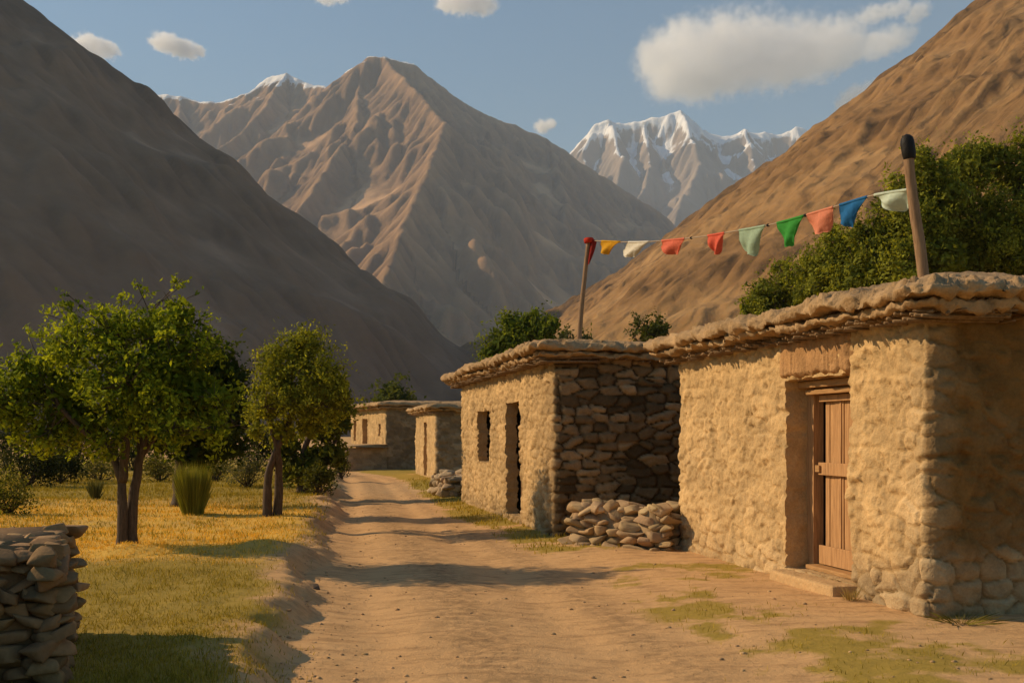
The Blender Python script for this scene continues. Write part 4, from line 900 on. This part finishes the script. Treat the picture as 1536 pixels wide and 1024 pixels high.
def far_bush_row():
    rs = np.random.RandomState(99)
    labs = ['hedge bush behind the large dark bush at the left edge', 'dark hedge bush in shade under the left limb of the forked tree', 'dark hedge bush seen through the fork of the forked tree', 'dark hedge bush below the dense dark tree', 'dark hedge bush between the dense tree and the twin trunks']
    for k, px in enumerate((10, 110, 200, 290, 385)):
        bush(labs[k], px, 700, 38, 1.5, 1.7, 3000, 0.14, *DG, 80 + k, group='hedge along the far side of the meadow', name='hedge_bush')
far_bush_row()

def blades(B, P, h, rs, c0, c1, w=0.006, lean=0.35, dirv=None):
    n = len(P); a = rs.uniform(0, 6.283, n); s_ = np.stack([np.cos(a), np.sin(a), 0 * a], -1); h = h * rs.uniform(0.5, 1.3, n)
    lv = rs.normal(0, lean, (n, 2)); tip = P + np.stack([lv[:, 0] * h, lv[:, 1] * h, h], -1); mid = P + np.stack([lv[:, 0] * h * 0.3, lv[:, 1] * h * 0.3, h * 0.55], -1)
    w = w * rs.uniform(0.6, 1.4, n)[:, None]
    V = np.stack([P - s_ * w, P + s_ * w, mid + s_ * w * 0.7, tip, mid - s_ * w * 0.7], 1).reshape(-1, 3)
    q = rs.beta(1.5, 1.5, n)[:, None]; c = rgb(c0) * (1 - q) + rgb(c1) * q; i = np.arange(n)[:, None] * 5
    B.add(V, [np.concatenate([i + 0, i + 1, i + 2, i + 3, i + 4], 1)], np.repeat(c, 5, 0))
def clump_plant(name, label, px, py, Y, r, h, n, c0, c1, seed, flare=0.5, w=0.01, cat='grass clump'):
    rs = np.random.RandomState(seed); b0 = W(px, py, Y); b0[2] = float(gz(b0[0], b0[1], False)); B = MB()
    a = rs.uniform(0, 6.283, n); q = np.sqrt(rs.rand(n)); P = np.stack([b0[0] + np.cos(a) * q * r * 0.45, b0[1] + np.sin(a) * q * r * 0.45, np.full(n, b0[2] - 0.02)], -1)
    hh = h * (0.35 + 0.75 * rs.beta(2.2, 1.6, n)); out = np.stack([np.cos(a), np.sin(a)], -1) * (q * r * flare * rs.uniform(0.5, 1.3, n))[:, None] + rs.normal(0, 0.05 * r, (n, 2))
    tip = P + np.stack([out[:, 0], out[:, 1], hh], -1); mid = P + np.stack([out[:, 0] * 0.4, out[:, 1] * 0.4, hh * 0.55], -1)
    b_ = rs.uniform(0, 6.283, n); s_ = np.stack([np.cos(b_), np.sin(b_), 0 * b_], -1) * w
    V = np.stack([P - s_, P + s_, mid + s_, tip, mid - s_], 1).reshape(-1, 3); c = rgb(c0) + (rgb(c1) - rgb(c0)) * rs.beta(1.5, 1.5, (n, 1)); i = np.arange(n)[:, None] * 5
    B.add(V, [np.concatenate([i, i + 1, i + 2, i + 3, i + 4], 1)], np.repeat(c, 5, 0))
    return tag(B.build(name, M_GRASS, None, b0, smooth=False), label, cat)
clump_plant('grass_clump', 'tall upright green grass clump in the golden meadow', 289, 770, 16.8, 0.36, 0.88, 2600, (0.09, 0.11, 0.014), (0.40, 0.37, 0.05), 61, 0.55, 0.0035)
bush('leafy low bush at the left edge just behind the dry stone wall', 10, 768, 17.0, 0.42, 0.62, 1700, 0.06, (0.05, 0.065, 0.01), (0.22, 0.21, 0.03), 62, group=None)
clump_plant('weed_plant', 'thin weed standing in the meadow left of the forked trunk', 143, 745, 20.5, 0.16, 0.5, 180, (0.08, 0.085, 0.02), (0.2, 0.18, 0.05), 63, 0.9, 0.006, 'weed')
clump_plant('weed_plant', 'small weed at the left foot of the near house door', 1172, 866, 11.05, 0.09, 0.16, 120, (0.07, 0.08, 0.02), (0.2, 0.17, 0.05), 64, 1.2, 0.004, 'weed')
clump_plant('weed_plant', 'dry weed at the wall foot just right of the doorstep', 1276, 912, 9.12, 0.10, 0.15, 130, (0.28, 0.20, 0.06), (0.5, 0.36, 0.13), 65, 1.1, 0.0014, 'weed')
clump_plant('weed_plant', 'grass tuft at the foot of the shaded end wall', 1442, 943, 8.15, 0.30, 0.09, 260, (0.10, 0.09, 0.015), (0.3, 0.24, 0.05), 66, 1.0, 0.0015, 'weed')

# grass: meadow and verges, one uncountable mass
rs = np.random.RandomState(5); B = MB()
n = 470000; Y = 4.7 + (34 - 4.7) * rs.rand(n) ** 1.7; X = rs.uniform(-1, 1, n) * 0 + rs.uniform(-0.56, 0.56, n) * Y
fld = sstep(0.3, -0.45, X - bank_x(Y) + 0.45 * fbm(X * 1.4, Y * 1.4, None, 4, 31)); dr_ = dry_mask(X, Y) * fld; sd = side_mask(X, Y) * (1 - fld)
cl = sstep(-0.35, 0.35, fbm(X * 3.0, Y * 3.0, None, 3, 90))
pr = np.clip(fld * (0.25 + 0.75 * cl) * 0.75 + sd * (0.1 + 0.9 * cl) * (0.16 + 0.4 * sstep(12, 16, Y)), 0, 1)
k = rs.rand(n) < pr
def in_house(X, Y):
    r = np.zeros_like(X, bool)
    for h in (h1, h2, h3, h4):
        dx = X - h.P0[0]; dy = Y - h.P0[1]; t_ = dx * h.d[0] + dy * h.d[1]; w_ = dx * h.e[0] + dy * h.e[1]; r |= (t_ > -0.02) & (w_ > -0.02) & (t_ < h.L) & (w_ < h.W)
    return r
k &= ~in_house(X, Y); X, Y, dr_, fld = X[k], Y[k], dr_[k], fld[k]
P = np.stack([X, Y, gz(X, Y) - 0.005], -1); isd = rs.rand(len(X)) < dr_ * 0.95
hgt = 0.028 + 0.04 * np.clip(fbm(X * 1.1, Y * 1.1, None, 3, 91), 0, 1) + 0.0012 * Y
wd_ = 0.0022 + 0.00022 * Y
blades(B, P[isd], hgt[isd] * 0.9, rs, (0.56, 0.34, 0.045), (0.90, 0.56, 0.10), wd_[isd][:, None][:, 0].mean())
g_ = ~isd; blades(B, P[g_ & (Y < 13)], hgt[g_ & (Y < 13)], rs, (0.19, 0.155, 0.02), (0.50, 0.36, 0.05), 0.0028)
blades(B, P[g_ & (Y >= 13)], hgt[g_ & (Y >= 13)] * 1.25, rs, (0.20, 0.16, 0.02), (0.50, 0.36, 0.05), 0.007)
tag(B.build('grass', M_GRASS, None, (0, 0, 0), smooth=False), 'short dry grass of the meadow and verges', 'grass', None, 'stuff')
# pebbles and clods on the track
rs = np.random.RandomState(15); B = MB()
for q in range(1500):
    Y = 5.8 + 22 * rs.rand() ** 2.0; lo_, hi_ = bank_x(np.array(Y)) + 0.1, np.interp(Y, RK[:, 0], RK[:, 1]) + 1.6
    X = rs.uniform(lo_, hi_) if rs.rand() < 0.5 else lo_ + abs(rs.normal(0, 0.5)); s_ = 0.005 + 0.02 * rs.rand() ** 4
    if in_house(np.array([X]), np.array([Y]))[0]: continue
    V, Fc = ico(1); V = V * (1 + 0.25 * rs.normal(size=(len(V), 1))) * np.array([1, 0.8, 0.55]) * s_; B.add(V + np.array([X, Y, float(gz(X, Y)) + s_ * 0.1]), [Fc], stone_col(rs, 0.7, 1.15, (0.46, 0.29, 0.145)))
tag(B.build('pebbles', M_ROCK, None, (0, 0, 0)), 'small pebbles and clods scattered on the dirt track', 'pebbles', None, 'stuff')
V, Fc = rock((0, 0, 0), (0.045, 0.04, 0.035), 4, np.random.RandomState(4)); c_ = W(475, 884, 10.2); c_[2] = float(gz(c_[0], c_[1])) + 0.02
tag(mk('stone', V + c_, Fc, M_ROCK, None, c_, True, np.tile(rgb((0.12, 0.085, 0.06)), (len(V), 1))), 'dark loose stone lying on the left side of the track', 'stone')

# ------------------------------------------------------------------ poles, rope and flags
def cloth_sheet(name, pts_top, drop, m_, seed, label, cat, color, taper=0.25, skew=0.0, ragged=0.12, fold=0.03, group='flags on the rope', curve=1.0, parent=None):
    """flag hung from the rope: top edge along pts_top (two world points), falling by drop"""
    rs = np.random.RandomState(seed); a, b_ = pts_top; nu, nv = 26, 22; U, Vv = np.meshgrid(np.linspace(0, 1, nu), np.linspace(0, 1, nv), indexing='ij')
    d = b_ - a; ln = np.linalg.norm(d); d = d / ln; out = np.array([-d[1], d[0], 0]); out /= np.linalg.norm(out)
    edge = 1 - 0.9 * curve * np.abs(2 * U - 1) ** 3 * 0.6 + ragged * fbm(U * 4, U * 0, None, 3, seed)
    uu = 0.5 + (U - 0.5) * (1 - taper * Vv) + skew * Vv
    wv = fold * Vv * np.sin(U * (6 + rs.rand() * 5) + Vv * 3 + seed) + 0.03 * Vv * fbm(U * 2.5, Vv * 2.5, None, 3, seed + 2) + 0.06 * Vv ** 2
    P = a + (uu * ln)[..., None] * d + (wv)[..., None] * out + (-(Vv * edge * drop))[..., None] * np.array([0, 0, 1.0])
    P = P.reshape(-1, 3); f = gridf(nu, nv); nrm = np.tile(out * 0.004, (len(P), 1))
    V = np.vstack([P + nrm, P - nrm]); n_ = len(P); rim = [i * nv for i in range(nu)] + [(nu - 1) * nv + j for j in range(1, nv)] + [i * nv + nv - 1 for i in range(nu - 2, -1, -1)] + [j for j in range(nv - 2, 0, -1)]
    rim = np.array(rim); r2 = np.roll(rim, -1); side_f = np.stack([rim, r2, r2 + n_, rim + n_], -1)
    # hem rolled round the rope
    o = mk(name, V, [f, f[:, ::-1] + n_, side_f], cloth_mat('cloth_' + name + str(seed), color), parent, None if parent else (a + b_) / 2, True)
    if parent is None: tag(o, label, cat, group)
    return o
# tall pole on the near roof
pb, ptp = W(1389, 428, 9.3), W(1361, 212, 9.3); pb = pb + np.array([0, 0, -0.15])
pr_ = empty('flag_pole', W(1389, 428, 9.3), 'thick leaning wooden pole with a blackened top on the near roof', 'pole')
q, rr = smooth_path([pb, pb * 0.66 + ptp * 0.34 + np.array([0.004, 0, 0]), pb * 0.3 + ptp * 0.7 + np.array([-0.012, 0, 0]), ptp], [0.052, 0.05, 0.047, 0.046], 24)
B = MB(); B.add(*tube(q, rr, 14, 0.10, 3)); B.build('pole', M_POLE, pr_)
m, t, b = mat('charred_wood'); b.inputs['Base Color'].default_value = (0.012, 0.010, 0.009, 1); b.inputs['Roughness'].default_value = 0.6; bump(t, b, noise(t, 30, 5, 0.6, coord(t)), 0.5, 0.01); M_CHAR = m
ax = (ptp - pb) / np.linalg.norm(ptp - pb); B = MB(); zz = np.array([-0.17, -0.16, -0.10, -0.02, 0.03, 0.055, 0.066]); B.add(*tube(ptp + zz[:, None] * ax, [0.05, 0.056, 0.062, 0.062, 0.054, 0.032, 0.008], 14, 0.1, 4)); B.build('pole_tip', M_CHAR, pr_)
# pole on the second roof
pb2, pt2 = W(868, 518, 16.2), W(883, 360, 16.2); pr2 = empty('flag_pole', W(868, 512, 16.2), 'thin wooden pole wrapped in red cloth at its top on the second roof', 'pole')
q, rr = smooth_path([pb2, pb2 * 0.6 + pt2 * 0.4 + np.array([-0.012, 0, 0]), pt2], [0.042, 0.04, 0.035], 18); B = MB(); B.add(*tube(q, rr, 12, 0.10, 5)); B.build('pole', M_POLE, pr2)
M_RED = cloth_mat('red_cloth', (0.62, 0.05, 0.025)); B = MB(); zz = np.array([-0.05, -0.048, 0.0, 0.03, 0.035]); B.add(*tube(pt2 + zz[:, None] * np.array([0, 0, 1.0]), [0.03, 0.075, 0.085, 0.075, 0.01], 12, 0.25, 6)); B.build('cloth_wrap', M_RED, pr2)
B = MB(); nu, nv = 14, 20; U, Vv = np.meshgrid(np.linspace(0, 1, nu), np.linspace(0, 1, nv), indexing='ij')
wid = 0.15 * (1 - 0.75 * Vv ** 1.5); P = np.stack([pt2[0] - 0.02 + U * wid + 0.0 * Vv, pt2[1] - 0.05 + 0.03 * np.sin(U * 7 + Vv * 2), pt2[2] - 0.01 - Vv * (0.40 - 0.06 * np.abs(U - 0.3))], -1).reshape(-1, 3)
B.add(P, [gridf(nu, nv)]); B.add(P + np.array([0, 0.012, 0]), [gridf(nu, nv)[:, ::-1]]); B.build('cloth_tail', cloth_mat('dark_red_cloth', (0.30, 0.022, 0.014)), pr2)
# rope: a curve from pole to pole
RP = [(889, 361, 16.2), (958, 363, 14.6), (1035, 357, 13.2), (1100, 347, 12.2), (1160, 336, 11.4), (1215, 321, 10.8), (1265, 306, 10.25), (1310, 293, 9.8), (1365, 284, 9.33)]
RQ, _ = smooth_path([W(*p) for p in RP], np.ones(len(RP)), 90)
m, t, b = mat('rope_fibre'); b.inputs['Base Color'].default_value = (0.36, 0.27, 0.19, 1); M_ROPE = m
B = MB(); B.add(*tube(RQ, np.full(len(RQ), 0.008), 7)); rope = B.build('rope', M_ROPE, None, RQ[45]); tag(rope, 'thin sagging rope strung between the two roof poles', 'rope')
rpx = CX + RQ[:, 0] / RQ[:, 1] * F
def rope_at(px): return np.array([np.interp(px, rpx, RQ[:, i]) for i in range(3)])
FL = [('yellow', 'small yellow flag, first from the red topped pole', (903, 931), 20, (0.68, 0.36, 0.02), dict(taper=0.3, skew=-0.44, ragged=0.05)),
      ('white', 'white frayed flag between the yellow flag and a coral one', (943, 974), 24, (0.80, 0.74, 0.62), dict(taper=0.25, skew=-0.60, ragged=0.3)),
      ('coral', 'coral flag just right of the white frayed flag', (993, 1027), 22, (0.80, 0.20, 0.12), dict(taper=0.15, skew=-0.20)),
      ('red', 'narrow coral red flag between another coral flag and a large mint one', (1062, 1087), 28, (0.80, 0.15, 0.09), dict(taper=0.35, skew=-0.28, ragged=0.2)),
      ('mint', 'large pale mint flag left of the bright green flag', (1109, 1148), 40, (0.42, 0.55, 0.40), dict(taper=0.35, skew=-0.24, curve=1.1)),
      ('green', 'bright green flag between the mint flag and the salmon flag', (1166, 1206), 37, (0.06, 0.36, 0.06), dict(taper=0.4, skew=-0.20, curve=1.1)),
      ('salmon', 'salmon flag between the green flag and the blue flag', (1211, 1250), 32, (0.80, 0.30, 0.18), dict(taper=0.12, skew=-0.12, ragged=0.2)),
      ('blue', 'blue flag between the salmon flag and the pole', (1260, 1301), 33, (0.025, 0.17, 0.42), dict(taper=0.35, skew=-0.36, ragged=0.25, curve=0.6)),
      ('pale', 'pale greenish white flag billowing beside the tall leaning pole', (1312, 1362), 26, (0.62, 0.70, 0.56), dict(taper=0.15, skew=0.04, fold=0.06, curve=1.1))]
for k, (nm, lab, (xa, xb_), dp, colr, kw) in enumerate(FL):
    a, b_ = rope_at(xa), rope_at(xb_); Ym = (a[1] + b_[1]) / 2
    fl = cloth_sheet('flag', (a, b_), dp / F * Ym, 20, 200 + k, lab, 'flag', colr, **kw)
    B = MB(); i0, i1 = np.searchsorted(rpx, xa), np.searchsorted(rpx, xb_); seg = np.vstack([a, RQ[i0:i1], b_]); B.add(*tube(seg, np.full(len(seg), 0.015), 8)); OFF[fl] = np.array(fl.location)
    B.build('hem', fl.data.materials[0], fl)
m, t, b = mat('knot_cloth'); b.inputs['Base Color'].default_value = (0.02, 0.022, 0.024, 1)
OFF[rope] = np.array(rope.location)
for px in (1037, 1152, 1208):
    B = MB(); V, Fc = ico(2); B.add(V * np.array([0.022, 0.022, 0.018]) + rope_at(px), [Fc]); B.build('knot', m, rope)

# ------------------------------------------------------------------ clouds: closed puffs of pale vapour far beyond the peaks
def cloud_mat(blobs, mpp, dens, ctr, Y, nscale, seed):
    m = bpy.data.materials.new('cloud_vapour'); m.use_nodes = True; t = m.node_tree; t.nodes.remove(t.nodes['Principled BSDF'])
    v = coord(t); best = None
    for (px, py, rx, rz) in blobs:
        c_ = W(px, py, Y) - ctr; r_ = np.array([rx, (rx * rz) ** 0.5 * 2.6, rz]) * mpp
        a = t.nodes.new('ShaderNodeVectorMath'); a.operation = 'SUBTRACT'; t.links.new(v, a.inputs[0]); a.inputs[1].default_value = c_
        d_ = t.nodes.new('ShaderNodeVectorMath'); d_.operation = 'DIVIDE'; t.links.new(a.outputs[0], d_.inputs[0]); d_.inputs[1].default_value = r_
        l_ = t.nodes.new('ShaderNodeVectorMath'); l_.operation = 'LENGTH'; t.links.new(d_.outputs[0], l_.inputs[0])
        f_ = math_(t, 'SUBTRACT', 1.0, l_.outputs['Value']); best = f_ if best is None else math_(t, 'SMOOTH_MAX', best, f_, 0.25)
    n = noise(t, nscale, 5, 0.58, v); f = math_(t, 'ADD', best, math_(t, 'MULTIPLY', math_(t, 'SUBTRACT', n, 0.5), 1.7))
    f = math_(t, 'MULTIPLY', math_(t, 'SUBTRACT', f, 0.0), 2.4, None, True)
    pv = t.nodes.new('ShaderNodeVolumePrincipled'); pv.inputs['Color'].default_value = (1, 1, 1, 1); pv.inputs['Anisotropy'].default_value = 0.3
    t.links.new(math_(t, 'MULTIPLY', math_(t, 'MULTIPLY', f, f), dens), pv.inputs['Density']); t.links.new(pv.outputs[0], t.nodes['Material Output'].inputs['Volume'])
    return m
def cloud(label, blobs, Y, seed, vox=40, k=2.2):
    bm_V, bm_F, n0 = [], [], 0; V0, F0 = ico(3); mpp = Y / F
    ctr = np.mean([W(b_[0], b_[1], Y) for b_ in blobs], 0)
    for (px, py, rx, rz) in blobs:
        bm_V.append(V0 * np.array([rx, (rx * rz) ** 0.5 * 2.6, rz]) * mpp * 1.3 + W(px, py, Y)); bm_F.append(F0 + n0); n0 += len(V0)
    dens = k / (2 * mpp * np.mean([b_[3] for b_ in blobs]))
    mt = cloud_mat(blobs, mpp, dens, ctr, Y, 1 / (9 * mpp * (np.mean([b_[3] for b_ in blobs]) / 10) ** 0.5), seed)
    o = mk('cloud', np.concatenate(bm_V), [np.concatenate(bm_F)], mt, None, ctr)
    md = o.modifiers.new('r', 'REMESH'); md.mode = 'VOXEL'; md.voxel_size = vox
    dg = bpy.context.evaluated_depsgraph_get(); me = bpy.data.meshes.new_from_object(o.evaluated_get(dg)); o.modifiers.clear()
    me.materials.clear(); me.materials.append(mt); me.name = 'cloud'; old = o.data; o.data = me; bpy.data.meshes.remove(old)
    return tag(o, label, 'cloud', 'clouds in the blue sky')
cloud('large flat white cloud above the snow peaks', [(980, 86, 34, 30), (1020, 70, 50, 34), (1005, 118, 42, 28), (1070, 88, 66, 52), (1120, 84, 68, 46), (1180, 84, 72, 40), (1240, 76, 60, 36), (1275, 74, 30, 26), (1320, 66, 34, 20), (1350, 58, 26, 15), (1050, 122, 50, 24)], 6600, 1, 30)
cloud('small white cloud above the left mountain slope', [(253, 66, 22, 13), (238, 66, 14, 10), (275, 74, 28, 10), (298, 76, 12, 7)], 6600, 2, 14)
cloud('small cloud resting on the skyline of the left mountain', [(142, 71, 28, 13), (165, 73, 15, 9), (120, 70, 18, 10)], 6600, 3, 14)
cloud('small cloud cut off by the top edge of the photo', [(690, 2, 36, 12), (722, 6, 28, 11), (668, 8, 18, 8)], 6600, 4, 14)
cloud('faint wisp at the top edge left of the central peak', [(490, 0, 20, 5), (510, -2, 18, 4)], 6600, 5, 14, 1.0)
cloud('tiny cloud just right of the central peak', [(814, 190, 15, 9), (826, 187, 10, 7)], 6900, 6, 12)
cloud('cloud peeking over the skyline of the tan hill', [(1288, 148, 34, 18), (1312, 136, 24, 14), (1272, 156, 20, 12)], 6600, 7, 14)
cloud('thin wisp above the right end of the large cloud', [(1375, 20, 20, 13), (1310, 22, 30, 10), (1345, 14, 26, 9)], 6600, 8, 14, 1.0)

# ------------------------------------------------------------------ haze
m = bpy.data.materials.new('haze_air'); m.use_nodes = True; t = m.node_tree; t.nodes.remove(t.nodes['Principled BSDF'])
pv = t.nodes.new('ShaderNodeVolumePrincipled'); pv.inputs['Color'].default_value = (*HAZE_COLOR, 1); pv.inputs['Density'].default_value = HAZE_DENSITY; pv.inputs['Anisotropy'].default_value = 0.0
t.links.new(pv.outputs[0], t.nodes['Material Output'].inputs['Volume'])
x0, x1, y0, y1, z0, z1 = -3600, 4100, -260, 6900, -4.5, 1700
cloud_clear = 1700
V = np.array([(x, y, z) for z in (z0, z1) for x, y in ((x0, y0), (x1, y0), (x1, y1), (x0, y1))])
hz = mk('haze', V, [np.array([[0, 3, 2, 1], [4, 5, 6, 7], [0, 1, 5, 4], [1, 2, 6, 5], [2, 3, 7, 6], [3, 0, 4, 7]])], m, None, (0, 0, 0), False)
tag(hz, 'thin dusty haze filling the whole valley', 'haze', None, 'stuff')
